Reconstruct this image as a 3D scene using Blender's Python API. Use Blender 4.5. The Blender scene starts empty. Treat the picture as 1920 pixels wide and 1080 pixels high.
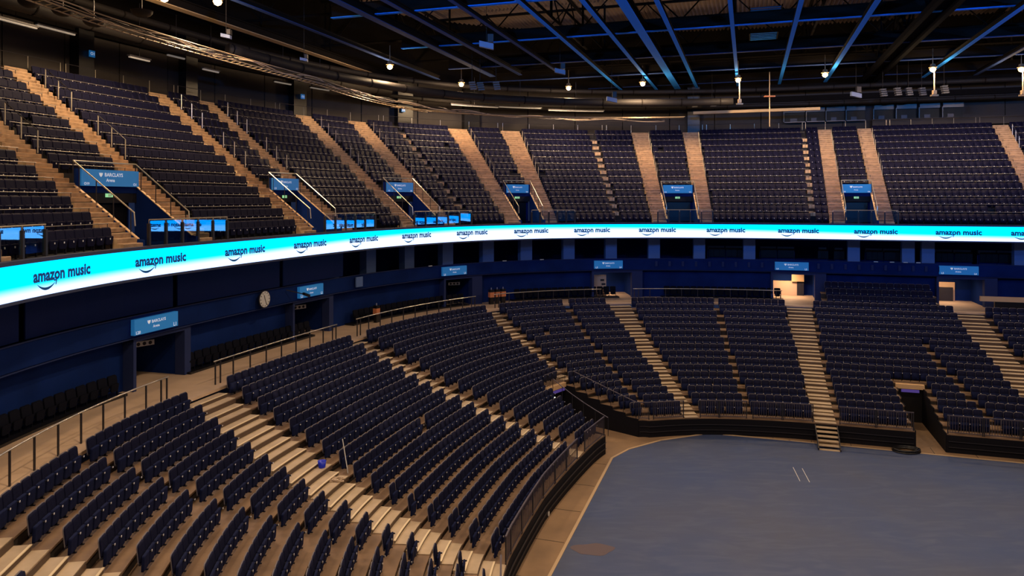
import bpy, math, random
import numpy as np
from mathutils import Vector, Matrix

random.seed(7)
rnd = random.Random(11)
R = math.radians
SC = bpy.context.scene
COL = SC.collection

# ------------------------------------------------------------------ camera
cam_d = bpy.data.cameras.new('camera')
cam = bpy.data.objects.new('camera', cam_d)
COL.objects.link(cam)
cam.location = (0, 0, 14.0)
cam.rotation_euler = (R(90), 0, 0)
cam_d.sensor_width = 36.0
cam_d.lens = 36.0 * 1375 / 1920
cam_d.shift_y = -165 / 1920
cam_d.clip_start = 0.1
cam_d.clip_end = 400
SC.camera = cam

# ------------------------------------------------------------------ world, exposure
SC.view_settings.view_transform = 'Standard'
SC.view_settings.look = 'None'
SC.view_settings.gamma = 1
SC.view_settings.use_curve_mapping = False
SC.view_settings.exposure = 0.0
w = bpy.data.worlds.new('world')
SC.world = w
w.use_nodes = True
w.node_tree.nodes['Background'].inputs[0].default_value = (0.10, 0.16, 0.42, 1)
w.node_tree.nodes['Background'].inputs[1].default_value = 0.10

WARM = (1.0, 0.68, 0.38)
LAMP_W = 2000          # rim lamps
BAY_W = 5600           # added high bays over the floor

# ------------------------------------------------------------------ bowl geometry
# heading (degrees from +y, clockwise) of the ribbon line against arc length s
HK = [-85, -32, -15, -1, 9, 22, 28, 34, 41, 49, 59, 69, 79, 89, 104, 115, 150, 230]
HV = [-74, -73, -46, -14, -10.2, -9.5, 1.5, 14.3, 17.6, 22.0, 40.0, 73.8, 93.8, 107.9, 106.9, 110, 194, 199]
DS = 0.1
SS = np.arange(-85, 230, DS)
TH = np.radians(np.interp(SS, HK, HV))
BX = np.concatenate([[0], np.cumsum(np.sin(TH) * DS)])[:-1]
BY = np.concatenate([[0], np.cumsum(np.cos(TH) * DS)])[:-1]
# anchor: at s=60 the ribbon stands here
_i = int(round((60 + 85) / DS))
def th_at(s): return float(np.interp(s, SS, TH))
AX, AY = -4.03, 54.19
BX = BX - BX[_i] + AX
BY = BY - BY[_i] + AY
SSL = SS

def P(s, o, z):
    t = th_at(s)
    return Vector((float(np.interp(s, SS, BX)) - math.cos(t) * o, float(np.interp(s, SS, BY)) + math.sin(t) * o, z))
def tang(s):
    t = th_at(s); return Vector((math.sin(t), math.cos(t), 0))
def norm(s):
    t = th_at(s); return Vector((-math.cos(t), math.sin(t), 0))
def scale_at(s, o):
    k = (th_at(s + .5) - th_at(s - .5))
    return max(.2, 1 + o * k)
def wl(s): return float(np.interp(s, [40, 70], [14.9, 16.3]))
NL = 17.45
ZL = [1.03]
for k in range(1, 24): ZL.append(ZL[-1] + .19 + .01265 * k)
ZC = ZL[16]                        # concourse level
NU = 14
ZU = [12.12 + .6 * k for k in range(NU + 1)]
def oL(s, k): return -wl(s) + wl(s) / NL * k

# ------------------------------------------------------------------ materials
def mat(name, col, rough=.6, metal=0, emis=None, es=0, noise=0, nscale=4, col2=None, spec=.5, bump=0):
    m = bpy.data.materials.new(name); m.use_nodes = True
    nt = m.node_tree; b = nt.nodes['Principled BSDF']
    b.inputs['Base Color'].default_value = (*col, 1)
    b.inputs['Roughness'].default_value = rough
    b.inputs['Metallic'].default_value = metal
    b.inputs['Specular IOR Level'].default_value = spec
    if emis:
        b.inputs['Emission Color'].default_value = (*emis, 1)
        b.inputs['Emission Strength'].default_value = es
    if noise or col2:
        tc = nt.nodes.new('ShaderNodeTexCoord'); n = nt.nodes.new('ShaderNodeTexNoise')
        n.inputs['Scale'].default_value = nscale; n.inputs['Detail'].default_value = 5
        nt.links.new(tc.outputs['Object'], n.inputs['Vector'])
        r = nt.nodes.new('ShaderNodeValToRGB')
        c2 = col2 or tuple(c * (1 - noise) for c in col)
        r.color_ramp.elements[0].position = .35; r.color_ramp.elements[1].position = .65
        r.color_ramp.elements[0].color = (*c2, 1); r.color_ramp.elements[1].color = (*col, 1)
        nt.links.new(n.outputs['Fac'], r.inputs['Fac'])
        nt.links.new(r.outputs['Color'], b.inputs['Base Color'])
        if bump:
            bp = nt.nodes.new('ShaderNodeBump'); bp.inputs['Strength'].default_value = bump
            nt.links.new(n.outputs['Fac'], bp.inputs['Height']); nt.links.new(bp.outputs['Normal'], b.inputs['Normal'])
    return m

M = {}
M['seat'] = mat('seat_fabric', (.009, .011, .040), .8, spec=.10, noise=.35, nscale=9)
M['seatpan'] = mat('seat_pan_fabric', (.009, .015, .062), .75, spec=.10, noise=.35, nscale=7)
M['shell'] = mat('seat_shell', (.15, .14, .16), .5, spec=.3)
M['seatframe'] = mat('seat_frame', (.012, .012, .02), .6, spec=.2)
M['plate'] = mat('glint_plate', (.75, .75, .8), .3)  # pale plate on each seat, its bright glint put into the colour
M['useat'] = mat('upper_seat_plastic', (.0055, .006, .027), .6, spec=.10)
M['ushell'] = mat('upper_seat_shell', (.035, .032, .055), .5, spec=.2)
M['ply'] = mat('stair_plywood', (.54, .42, .29), .6, col2=(.43, .33, .22), nscale=1.3)
M['ply2'] = mat('upper_stair_boards', (.74, .52, .32), .6, col2=(.48, .31, .18), nscale=2.2)
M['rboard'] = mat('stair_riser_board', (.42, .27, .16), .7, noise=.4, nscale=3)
M['rdark'] = mat('stair_riser_shaded', (.10, .065, .045), .7)  # dark shadow on the lower stair risers, painted into their colour
M['nosing'] = mat('stair_nosing', (.80, .66, .44), .5)
M['tread'] = mat('terrace_deck', (.26, .165, .10), .65, col2=(.17, .105, .065), nscale=1.1)
M['riser'] = mat('terrace_riser', (.030, .024, .022), .8)  # deck brown darkened, shade between the rows put into the riser colour
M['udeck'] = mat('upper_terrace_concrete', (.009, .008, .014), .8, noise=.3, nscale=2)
M['conc'] = mat('concourse_floor', (.64, .47, .33), .65, col2=(.54, .39, .27), nscale=.8)
M['apron'] = mat('apron_concrete', (.30, .19, .105), .7, col2=(.22, .14, .08), nscale=.7, bump=.1)
M['kerb'] = mat('kerb_line', (.50, .36, .22), .6)
M['wall'] = mat('ribbon_blue_wall', (.007, .026, .15), .8, spec=.06, noise=.3, nscale=.6)  # the ribbon's blue spill is put into this wall colour
M['fascia'] = mat('fascia_black', (.006, .006, .010), .7, spec=.15)
M['navy'] = mat('navy_panel', (.030, .040, .095), .6)
M['portal'] = mat('portal_frame', (.020, .034, .12), .7, spec=.2)
M['matte'] = mat('matte_black', (.003, .003, .004), .9, spec=.04)
M['column'] = mat('box_column', (.11, .20, .46), .6)  # blue light on the box columns is put into the base colour
M['sign'] = mat('sign_blue', (.030, .23, .56), .45, emis=(.02, .22, .62), es=.28)
M['signtxt'] = mat('sign_lettering', (.8, .85, .9), .5, emis=(.8, .9, 1), es=.35)
M['green'] = mat('exit_light', (.1, .5, .2), .5, emis=(.35, .75, .35), es=.8)
M['glazing'] = mat('box_glazing', (.007, .020, .13), .35, spec=.2)
M['white'] = mat('white_paint', (.72, .72, .70), .5)
M['black'] = mat('black_paint', (.008, .008, .01), .5)
M['steel'] = mat('rail_steel', (.72, .66, .55), .28, metal=.7)
M['dsteel'] = mat('dark_steel', (.030, .028, .036), .45, metal=.3)
M['fence'] = mat('fence_steel', (.10, .085, .11), .45, metal=.4)
M['txt'] = mat('screen_lettering', (.0, .02, .06), .5, emis=(0, .03, .09), es=1)
M['rear'] = mat('rear_wall_panel', (.040, .033, .031), .8, noise=.25, nscale=.5)
M['roof'] = mat('roof_deck', (.20, .15, .13), .7)
M['beam'] = mat('roof_steel', (.008, .0065, .006), .85, spec=.08)
M['bluelit'] = mat('blue_lit_steel', (.03, .27, .95), .85, spec=.05)  # blue light from below, painted into the steel colour
M['purl'] = mat('slate_lit_flange', (.035, .065, .20), .85, spec=.08)  # weaker bluish light on the flanges, also put into the colour
M['duct'] = mat('duct_metal', (.018, .016, .016), .6, spec=.2)
M['gantry'] = mat('gantry_aluminium', (.45, .34, .22), .45, metal=.4)
M['lamp'] = mat('lamp_glow', (1, .8, .5), .5, emis=(1, .46, .13), es=7)
M['lampbody'] = mat('lamp_body', (.25, .19, .12), .5)
M['tan'] = mat('tan_board', (.72, .48, .26), .6)
M['orange'] = mat('orange_board', (.62, .22, .09), .6)
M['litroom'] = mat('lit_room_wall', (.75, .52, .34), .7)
M['boxglass'] = mat('box_glass', (.30, .33, .48), .25)
M['stripe'] = mat('strip_light', (.3, .3, .3), .5, emis=(1, .85, .7), es=.12)
M['blueplastic'] = mat('blue_plastic', (.01, .03, .62), .4)
M['rope'] = mat('rope', (.55, .42, .3), .8)
M['flood'] = mat('floodlight_face', (.20, .26, .42), .5)
M['louvre'] = mat('louvre_grey', (.10, .10, .11), .6)
M['warmlit'] = mat('warm_lit_rim_beam', (.45, .32, .18), .8)  # warm lamplight on the rim beams, put into the base colour
M['dullrail'] = mat('dull_rail', (.22, .20, .19), .5, metal=.3)

def floor_mat():
    m = bpy.data.materials.new('arena_concrete'); m.use_nodes = True
    nt = m.node_tree; b = nt.nodes['Principled BSDF']
    tc = nt.nodes.new('ShaderNodeTexCoord')
    n1 = nt.nodes.new('ShaderNodeTexNoise'); n1.inputs['Scale'].default_value = .16; n1.inputs['Detail'].default_value = 3
    n2 = nt.nodes.new('ShaderNodeTexNoise'); n2.inputs['Scale'].default_value = 1.1; n2.inputs['Detail'].default_value = 8; n2.inputs['Distortion'].default_value = 1.2
    mp = nt.nodes.new('ShaderNodeMapping'); mp.inputs['Rotation'].default_value = (0, 0, R(18)); mp.inputs['Scale'].default_value = (.45, 1.6, 1)
    nt.links.new(tc.outputs['Object'], n1.inputs['Vector']); nt.links.new(tc.outputs['Object'], mp.inputs['Vector']); nt.links.new(mp.outputs[0], n2.inputs['Vector'])
    r1 = nt.nodes.new('ShaderNodeValToRGB'); r1.color_ramp.elements[0].position = .35; r1.color_ramp.elements[1].position = .68
    r1.color_ramp.elements[0].color = (.034, .066, .185, 1); r1.color_ramp.elements[1].color = (.056, .074, .145, 1)
    r2 = nt.nodes.new('ShaderNodeValToRGB'); r2.color_ramp.elements[0].position = .45; r2.color_ramp.elements[1].position = .78
    r2.color_ramp.elements[0].color = (0, 0, 0, 1); r2.color_ramp.elements[1].color = (1, 1, 1, 1)
    mx = nt.nodes.new('ShaderNodeMix'); mx.data_type = 'RGBA'; mx.inputs[7].default_value = (.105, .13, .22, 1)
    ml = nt.nodes.new('ShaderNodeMath'); ml.operation = 'MULTIPLY'; ml.inputs[1].default_value = .45
    nt.links.new(n1.outputs['Fac'], r1.inputs['Fac']); nt.links.new(n2.outputs['Fac'], r2.inputs['Fac'])
    nt.links.new(r2.outputs['Color'], ml.inputs[0]); nt.links.new(ml.outputs[0], mx.inputs[0]); nt.links.new(r1.outputs['Color'], mx.inputs[6])
    nt.links.new(mx.outputs[2], b.inputs['Base Color'])
    b.inputs['Roughness'].default_value = .55
    return m
M['arena'] = floor_mat()

def ribbon_mat():
    m = bpy.data.materials.new('led_screen'); m.use_nodes = True
    nt = m.node_tree
    for n in list(nt.nodes): nt.nodes.remove(n)
    out = nt.nodes.new('ShaderNodeOutputMaterial'); em = nt.nodes.new('ShaderNodeEmission')
    uv = nt.nodes.new('ShaderNodeUVMap'); uv.uv_map = 'UVMap'
    sp = nt.nodes.new('ShaderNodeSeparateXYZ'); nt.links.new(uv.outputs[0], sp.inputs[0])
    def math_(op, a, b=None):
        n = nt.nodes.new('ShaderNodeMath'); n.operation = op
        for i, q in enumerate((a, b)):
            if q is None: continue
            if isinstance(q, (int, float)): n.inputs[i].default_value = q
            else: nt.links.new(q, n.inputs[i])
        return n.outputs[0]
    # the screen shows a wave: cyan above, white below, its crest moving along the board
    ph = math_('MULTIPLY', math_('SUBTRACT', sp.outputs[0], 25.0), 2 * math.pi / 82)
    bnd = math_('SUBTRACT', .50, math_('MULTIPLY', math_('COSINE', ph), .24))
    d = math_('SUBTRACT', sp.outputs[1], bnd)        # >0 above the crest
    mr = nt.nodes.new('ShaderNodeMapRange'); mr.interpolation_type = 'SMOOTHSTEP'
    mr.inputs[1].default_value = -.16; mr.inputs[2].default_value = .14
    nt.links.new(d, mr.inputs[0])
    mx = nt.nodes.new('ShaderNodeMix'); mx.data_type = 'RGBA'
    mx.inputs[6].default_value = (1.05, 1.45, 2.6, 1); mx.inputs[7].default_value = (0.0, 1.12, 2.9, 1)
    nt.links.new(mr.outputs[0], mx.inputs[0]); nt.links.new(mx.outputs[2], em.inputs[0])
    em.inputs[1].default_value = 1.0
    nt.links.new(em.outputs[0], out.inputs[0])
    return m
M['led'] = ribbon_mat()

def clear_glass():
    """coated balustrade glass: about a third of the light mirrors, the rest passes"""
    m = bpy.data.materials.new('coated_glass'); m.use_nodes = True
    nt = m.node_tree
    for n in list(nt.nodes): nt.nodes.remove(n)
    out = nt.nodes.new('ShaderNodeOutputMaterial'); mx = nt.nodes.new('ShaderNodeMixShader')
    g = nt.nodes.new('ShaderNodeBsdfGlossy'); g.inputs['Roughness'].default_value = .01; g.inputs['Color'].default_value = (.22, .72, 1, 1)
    t = nt.nodes.new('ShaderNodeBsdfTransparent'); t.inputs['Color'].default_value = (.94, .97, 1, 1)
    mx.inputs[0].default_value = .27
    nt.links.new(t.outputs[0], mx.inputs[1]); nt.links.new(g.outputs[0], mx.inputs[2]); nt.links.new(mx.outputs[0], out.inputs[0])
    return m
M['glass'] = clear_glass()

# ------------------------------------------------------------------ mesh builder
class MB:
    def __init__(s): s.v = []; s.f = []; s.mi = []; s.cur = 0
    def add(s, vs, fs):
        b = len(s.v); s.v.extend(vs); s.f.extend([tuple(b + i for i in q) for q in fs]); s.mi.extend([s.cur] * len(fs)); return s
    def box(s, c, sx, sy, sz, X=Vector((1, 0, 0)), Y=Vector((0, 1, 0)), Z=Vector((0, 0, 1))):
        c = Vector(c); vs = []
        for k in (-.5, .5):
            for j in (-.5, .5):
                for i in (-.5, .5): vs.append(c + X * (sx * i) + Y * (sy * j) + Z * (sz * k))
        return s.add(vs, [(0, 2, 3, 1), (4, 5, 7, 6), (0, 1, 5, 4), (2, 6, 7, 3), (0, 4, 6, 2), (1, 3, 7, 5)])
    def tube(s, a, b, r, n=6):
        a = Vector(a); b = Vector(b); d = (b - a)
        if d.length < 1e-6: return s
        d.normalize(); u = d.orthogonal().normalized(); w_ = d.cross(u); vs = []
        for p in (a, b):
            for i in range(n):
                t = 2 * math.pi * i / n; vs.append(p + u * (r * math.cos(t)) + w_ * (r * math.sin(t)))
        fs = [(i, (i + 1) % n, n + (i + 1) % n, n + i) for i in range(n)]
        fs += [tuple(range(n - 1, -1, -1)), tuple(range(n, 2 * n))]
        return s.add(vs, fs)
    def path(s, pts, r, n=6):
        pts = [Vector(p) for p in pts]; vs = []; m = len(pts)
        for i, p in enumerate(pts):
            d = (pts[min(i + 1, m - 1)] - pts[max(i - 1, 0)]).normalized()
            u = d.cross(Vector((0, 0, 1)))
            u = u.normalized() if u.length > 1e-3 else Vector((1, 0, 0)); w_ = u.cross(d)
            for k in range(n):
                t = 2 * math.pi * k / n; vs.append(p + u * (r * math.cos(t)) + w_ * (r * math.sin(t)))
        fs = []
        for i in range(m - 1):
            for k in range(n): fs.append((i * n + k, i * n + (k + 1) % n, (i + 1) * n + (k + 1) % n, (i + 1) * n + k))
        fs += [tuple(range(n - 1, -1, -1)), tuple(range((m - 1) * n, m * n))]
        return s.add(vs, fs)
    def ring(s, s0, s1, prof, step=1.0, closed=True, cap=True):
        """sweep a profile of (o, z) points along the bowl; prof may be a function of s"""
        n = max(1, int(math.ceil((s1 - s0) / step))); vs = []; fs = []
        for i in range(n + 1):
            q = s0 + (s1 - s0) * i / n; pr = prof(q) if callable(prof) else prof
            for o, z in pr: vs.append(P(q, o, z))
        m = len(pr)
        for i in range(n):
            for j in range(m if closed else m - 1):
                k = (j + 1) % m; fs.append((i * m + j, i * m + k, (i + 1) * m + k, (i + 1) * m + j))
        if closed and cap: fs += [tuple(range(m - 1, -1, -1)), tuple(range(n * m, (n + 1) * m))]
        return s.add(vs, fs)
    def rbox(s, s0, s1, o0, o1, z0, z1, step=1.0):
        return s.ring(s0, s1, [(o0, z0), (o1, z0), (o1, z1), (o0, z1)], step)

def tag(o, label=None, cat=None, group=None, kind=None):
    if label: o['label'] = label
    if cat: o['category'] = cat
    if group: o['group'] = group
    if kind: o['kind'] = kind
    return o
def obj(name, mb, m, parent=None, uv=None, smooth=False, origin=None):
    me = bpy.data.meshes.new(name)
    if parent is not None: L = Vector(parent.matrix_world.translation) if parent.parent is None else Vector(parent['_w'])
    if parent is None:
        vs = np.array([tuple(v) for v in mb.v])
        L = Vector((float(vs[:, 0].mean()), float(vs[:, 1].mean()), float(vs[:, 2].min()))) if origin is None else Vector(origin)
    else:
        L = WL[parent.name]
    me.from_pydata([tuple(Vector(v) - L) for v in mb.v], [], mb.f)
    for mm in (m if isinstance(m, (list, tuple)) else [m]): me.materials.append(mm)
    if isinstance(m, (list, tuple)): me.polygons.foreach_set('material_index', mb.mi)
    if smooth: me.polygons.foreach_set('use_smooth', [True] * len(me.polygons))
    me.update()
    o = bpy.data.objects.new(name, me); COL.objects.link(o)
    WL[o.name] = L
    if parent is not None: o.parent = parent
    else: o.location = L
    return o
WL = {}

def obj(name, mb, m, parent=None, smooth=False, origin=None):
    me = bpy.data.meshes.new(name)
    if parent is None:
        vs = np.array([tuple(v) for v in mb.v])
        L = Vector((float(vs[:, 0].mean()), float(vs[:, 1].mean()), float(vs[:, 2].min()))) if origin is None else Vector(origin)
    else:
        L = WL[parent.name]
    me.from_pydata([tuple(Vector(v) - L) for v in mb.v], [], mb.f)
    for mm in (m if isinstance(m, (list, tuple)) else [m]): me.materials.append(mm)
    if isinstance(m, (list, tuple)): me.polygons.foreach_set('material_index', mb.mi)
    if smooth: me.polygons.foreach_set('use_smooth', [True] * len(me.polygons))
    me.update()
    o = bpy.data.objects.new(name, me); COL.objects.link(o)
    WL[o.name] = L
    if parent is not None: o.parent = parent
    else: o.location = L
    return o
def thing(name, loc, label, cat, group=None):
    o = bpy.data.objects.new(name, None); COL.objects.link(o); o.location = loc; o.empty_display_size = .2
    WL[o.name] = Vector(loc)
    return tag(o, label, cat, group)
def structure(name, mb, m, label=None, cat=None, **k):
    return tag(obj(name, mb, m, **k), label, cat, kind='structure')

ORD = ['first', 'second', 'third', 'fourth', 'fifth', 'sixth', 'seventh', 'eighth', 'ninth', 'tenth', 'eleventh', 'twelfth',
       'thirteenth', 'fourteenth', 'fifteenth', 'sixteenth', 'seventeenth', 'eighteenth', 'nineteenth', 'twentieth']
def ordn(i):
    if i < 20: return ORD[i]
    return ('%dth' % (i + 1)) if (i + 1) % 10 not in (1, 2, 3) else '%d%s' % (i + 1, {1: 'st', 2: 'nd', 3: 'rd'}[(i + 1) % 10])

# text outlines as meshes (cached): returns verts (x, y) and faces, unit cap size
_tc = {}
def text_mesh(txt, bold=0.0):
    key = (txt, bold)
    if key in _tc: return _tc[key]
    c = bpy.data.curves.new('lettering', 'FONT'); c.body = txt; c.offset = bold; c.resolution_u = 2
    o = bpy.data.objects.new('lettering', c); COL.objects.link(o)
    dg = bpy.context.evaluated_depsgraph_get(); dg.update()
    me = o.evaluated_get(dg).to_mesh()
    vs = [(v.co.x, v.co.y) for v in me.vertices]; fs = [tuple(p.vertices) for p in me.polygons]
    o.evaluated_get(dg).to_mesh_clear()
    bpy.data.objects.remove(o); bpy.data.curves.remove(c)
    xs = [v[0] for v in vs]; x0, x1 = min(xs), max(xs)
    vs = [((x - (x0 + x1) / 2), y) for x, y in vs]
    _tc[key] = (vs, fs, x1 - x0); return _tc[key]
def put_text(mb, txt, c, X, Y, width, bold=0.0, hscale=1.0):
    """flat lettering centred at c, X to the reader's right, Y up"""
    vs, fs, wd = text_mesh(txt, bold); k = width / wd
    mb.add([c + X * (x * k) + Y * (y * k * hscale) for x, y in vs], fs)
    return k

# ------------------------------------------------------------------ floor
A = Vector((math.sin(R(17.88)), math.cos(R(17.88)), 0)); Cd = Vector((A.y, -A.x, 0))   # arena axes
mb = MB(); mb.add([Vector((-60, -60, 0)), Vector((110, -60, 0)), Vector((110, 95, 0)), Vector((-60, 95, 0)), Vector((-60, -60, -.3)), Vector((110, -60, -.3)), Vector((110, 95, -.3)), Vector((-60, 95, -.3))],
                  [(0, 1, 2, 3), (7, 6, 5, 4), (0, 4, 5, 1), (1, 5, 6, 2), (2, 6, 7, 3), (3, 7, 4, 0)])
structure('floor', mb, M['apron'])
pL = Vector((5.48, 39.7, 0)); pN = pL - A * 48
poly = [pN, pL, Vector((6.6, 41.1, 0)), Vector((8.7, 42.6, 0)), Vector((11.8, 43.85, 0)), Vector((16.1, 42.55, 0)), Vector((27.2, 38.85, 0)), Vector((27.2, 38.85, 0)) + Cd * 22, pN + Cd * 46]
def slab(pts, z0, z1):
    n = len(pts); m_ = MB()
    m_.add([Vector((p.x, p.y, z1)) for p in pts] + [Vector((p.x, p.y, z0)) for p in pts],
           [tuple(range(n - 1, -1, -1)), tuple(range(n, 2 * n))] + [(i, (i + 1) % n, n + (i + 1) % n, n + i) for i in range(n)])
    return m_
structure('floor_slab', slab(poly, 0.0, .02), M['arena'], 'blue-grey painted concrete arena floor', 'floor')
mb = MB()
for i in range(6):
    a, b = poly[i], poly[i + 1]
    if i == 6: break
    d = (b - a).normalized(); n_ = Vector((-d.y, d.x, 0)); mb.box((a + b) / 2 + n_ * .07 + Vector((0, 0, .02)), (b - a).length + .05, .13, .04, d, n_)
a, b = poly[6], poly[7]
d = (b - a).normalized(); n_ = Vector((-d.y, d.x, 0)); mb.box((a + b) / 2 + n_ * .07 + Vector((0, 0, .02)), (b - a).length, .13, .04, d, n_)
structure('trim_1', mb, M['kerb'])
# joints in the apron slabs
mb = MB()
for k in range(12):
    q = poly[4] + (poly[6] - poly[4]).normalized() * (1.5 + k * 2.1) - Cd * 0
    mb.box(q + A * .75 + Vector((0, 0, .003)), .03, 1.3, .006, Cd, A)
for k in range(10):
    q = pL - A * (1 + k * 3.1); mb.box(q - Cd * .85 + Vector((0, 0, .003)), 1.3, .03, .006, Cd, A)
tag(obj('slab_joint', mb, M['riser']), kind='structure')

# ------------------------------------------------------------------ lower tier
S0, S1 = 13.0, 112.0
# aisles: (name, left edge s at top, left edge at front, width)
def lerp(a, b, t): return a + (b - a) * t
AIS = [  # (left edge at top, left edge at front, right edge at top, right edge at front, first row)
    (19.6, 19.7, 21.6, 21.7, 0), (33.5, 28.9, 35.8, 31.7, 0), (46.7, 46.0, 48.15, 47.1, 0), (61.6, 57.9, 62.8, 59.1, 6), (72.9, 74.2, 74.9, 76.2, 0), (87.4, 88.0, 89.4, 89.6, 0), (98.9, 100.4, 100.9, 102.6, 0)]
NAR = [(26.6, 28.0, .4, 99), (69.1, 69.4, .3, 99), (81.9, 81.9, .26, 99), (95.2, 97.6, .3, 11)]
def ais_int(a, k):       # interval at row k
    t = min(1, max(0, 1 - k / 16)); return lerp(a[0], a[1], t), lerp(a[2], a[3], t ** 1.6)
def voids(k):
    v = []
    if k <= 5: t = k / 5.5; v.append((lerp(51.9, 55.9, t), lerp(60.0, 59.1, t)))
    if k <= 5: v.append((93.55, 95.05))
    return v
def subtract(segs, cuts):
    for c0, c1 in cuts:
        out = []
        for a, b in segs:
            if c1 <= a or c0 >= b: out.append((a, b)); continue
            if c0 > a: out.append((a, c0))
            if c1 < b: out.append((c1, b))
        segs = out
    return segs
treads = MB(); risers = MB()
for k in range(0, 16):
    for a, b in subtract([(S0, S1)], voids(k)):
        treads.ring(a, b, lambda s, k=k: [(oL(s, k), ZL[k] - .06), (oL(s, k + 1) + .05, ZL[k] - .06), (oL(s, k + 1) + .05, ZL[k]), (oL(s, k), ZL[k])], 1.0)
        z0 = 0 if k == 0 else ZL[k - 1]
        risers.ring(a, b, lambda s, k=k, z0=z0: [(oL(s, k) + .03, z0), (oL(s, k) + .10, z0), (oL(s, k) + .10, ZL[k] - .061), (oL(s, k) + .03, ZL[k] - .061)], 1.0)
structure('lower_terrace', treads, M['tread'], 'brown stepped seating decks of the lower tier', 'terrace')
structure('lower_terrace_riser', risers, M['riser'], 'dark risers of the lower tier', 'terrace')
# void walls of the two lower vomitories
mb = MB()
for side in (0, 1):
    for k in range(6):
        va = voids(k)[0]; vb = voids(min(k + 1, 5))[0]; q = va[side]; q2 = vb[side]
        p0 = P(q, oL(q, k), 0); p1 = P(q2, oL(q2, k + 1), 0)
        d = (p1 - p0); L_ = d.length; d.normalize(); n_ = Vector((-d.y, d.x, 0))
        mb.box((p0 + p1) / 2 + Vector((0, 0, (ZL[k] + .02) / 2)), L_, .06, ZL[k] + .02, d, n_)
        q = (93.55, 95.05)[side]
        p0 = P(q, oL(q, k), 0); p1 = P(q, oL(q, k + 1), 0); d = (p1 - p0); L_ = d.length; d.normalize(); n_ = Vector((-d.y, d.x, 0))
        mb.box((p0 + p1) / 2 + Vector((0, 0, (ZL[k] + .02) / 2)), L_, .06, ZL[k] + .02, d, n_)
structure('wall_vomitory', mb, M['fascia'])
# front platform riser is black fascia with two pipes
mb = MB(); pi = MB()
for a, b in subtract([(S0, S1)], [voids(0)[0], voids(0)[1]]):
    mb.ring(a, b, lambda s: [(oL(s, 0) - .03, 0), (oL(s, 0) + .02, 0), (oL(s, 0) + .02, ZL[0] - .07), (oL(s, 0) - .03, ZL[0] - .07)], 1.0)
    for z in (.3, .62):
        pi.ring(a + .1, b - .1, lambda s, z=z: [(oL(s, 0) - .09, z), (oL(s, 0) - .05, z), (oL(s, 0) - .05, z + .04), (oL(s, 0) - .09, z + .04)], 1.0)
structure('wall_front', mb, M['fascia'])
tag(obj('fascia_pipe', pi, M['dsteel']), kind='structure')
# concourse deck behind the top row
mb = MB()
mb.ring(S0, 90.2, lambda s: [(oL(s, 16), ZC - .12), (2.6, ZC - .12), (2.6, ZC), (oL(s, 16), ZC)], 1.0)
mb.ring(98.3, S1, lambda s: [(oL(s, 16), ZC - .12), (2.6, ZC - .12), (2.6, ZC), (oL(s, 16), ZC)], 1.0)
structure('concourse_deck', mb, M['conc'], 'pale tan concourse walkway behind the lower tier', 'walkway')
mb = MB(); rb = MB()
for k in (16, 17, 18):
    mb.ring(90.2, 98.3, lambda s, k=k: [(oL(s, k), ZL[k] - .06), (oL(s, k + 1), ZL[k] - .06), (oL(s, k + 1), ZL[k]), (oL(s, k), ZL[k])], 1.0)
    rb.ring(90.2, 98.3, lambda s, k=k: [(oL(s, k) + .03, ZL[k - 1]), (oL(s, k) + .10, ZL[k - 1]), (oL(s, k) + .10, ZL[k] - .061), (oL(s, k) + .03, ZL[k] - .061)], 1.0)
structure('lower_terrace_top', mb, M['tread'], 'extra top seating decks right of the fifth lower aisle', 'terrace')
tag(obj('lower_terrace_top_riser', rb, M['riser']), kind='structure')

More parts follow.
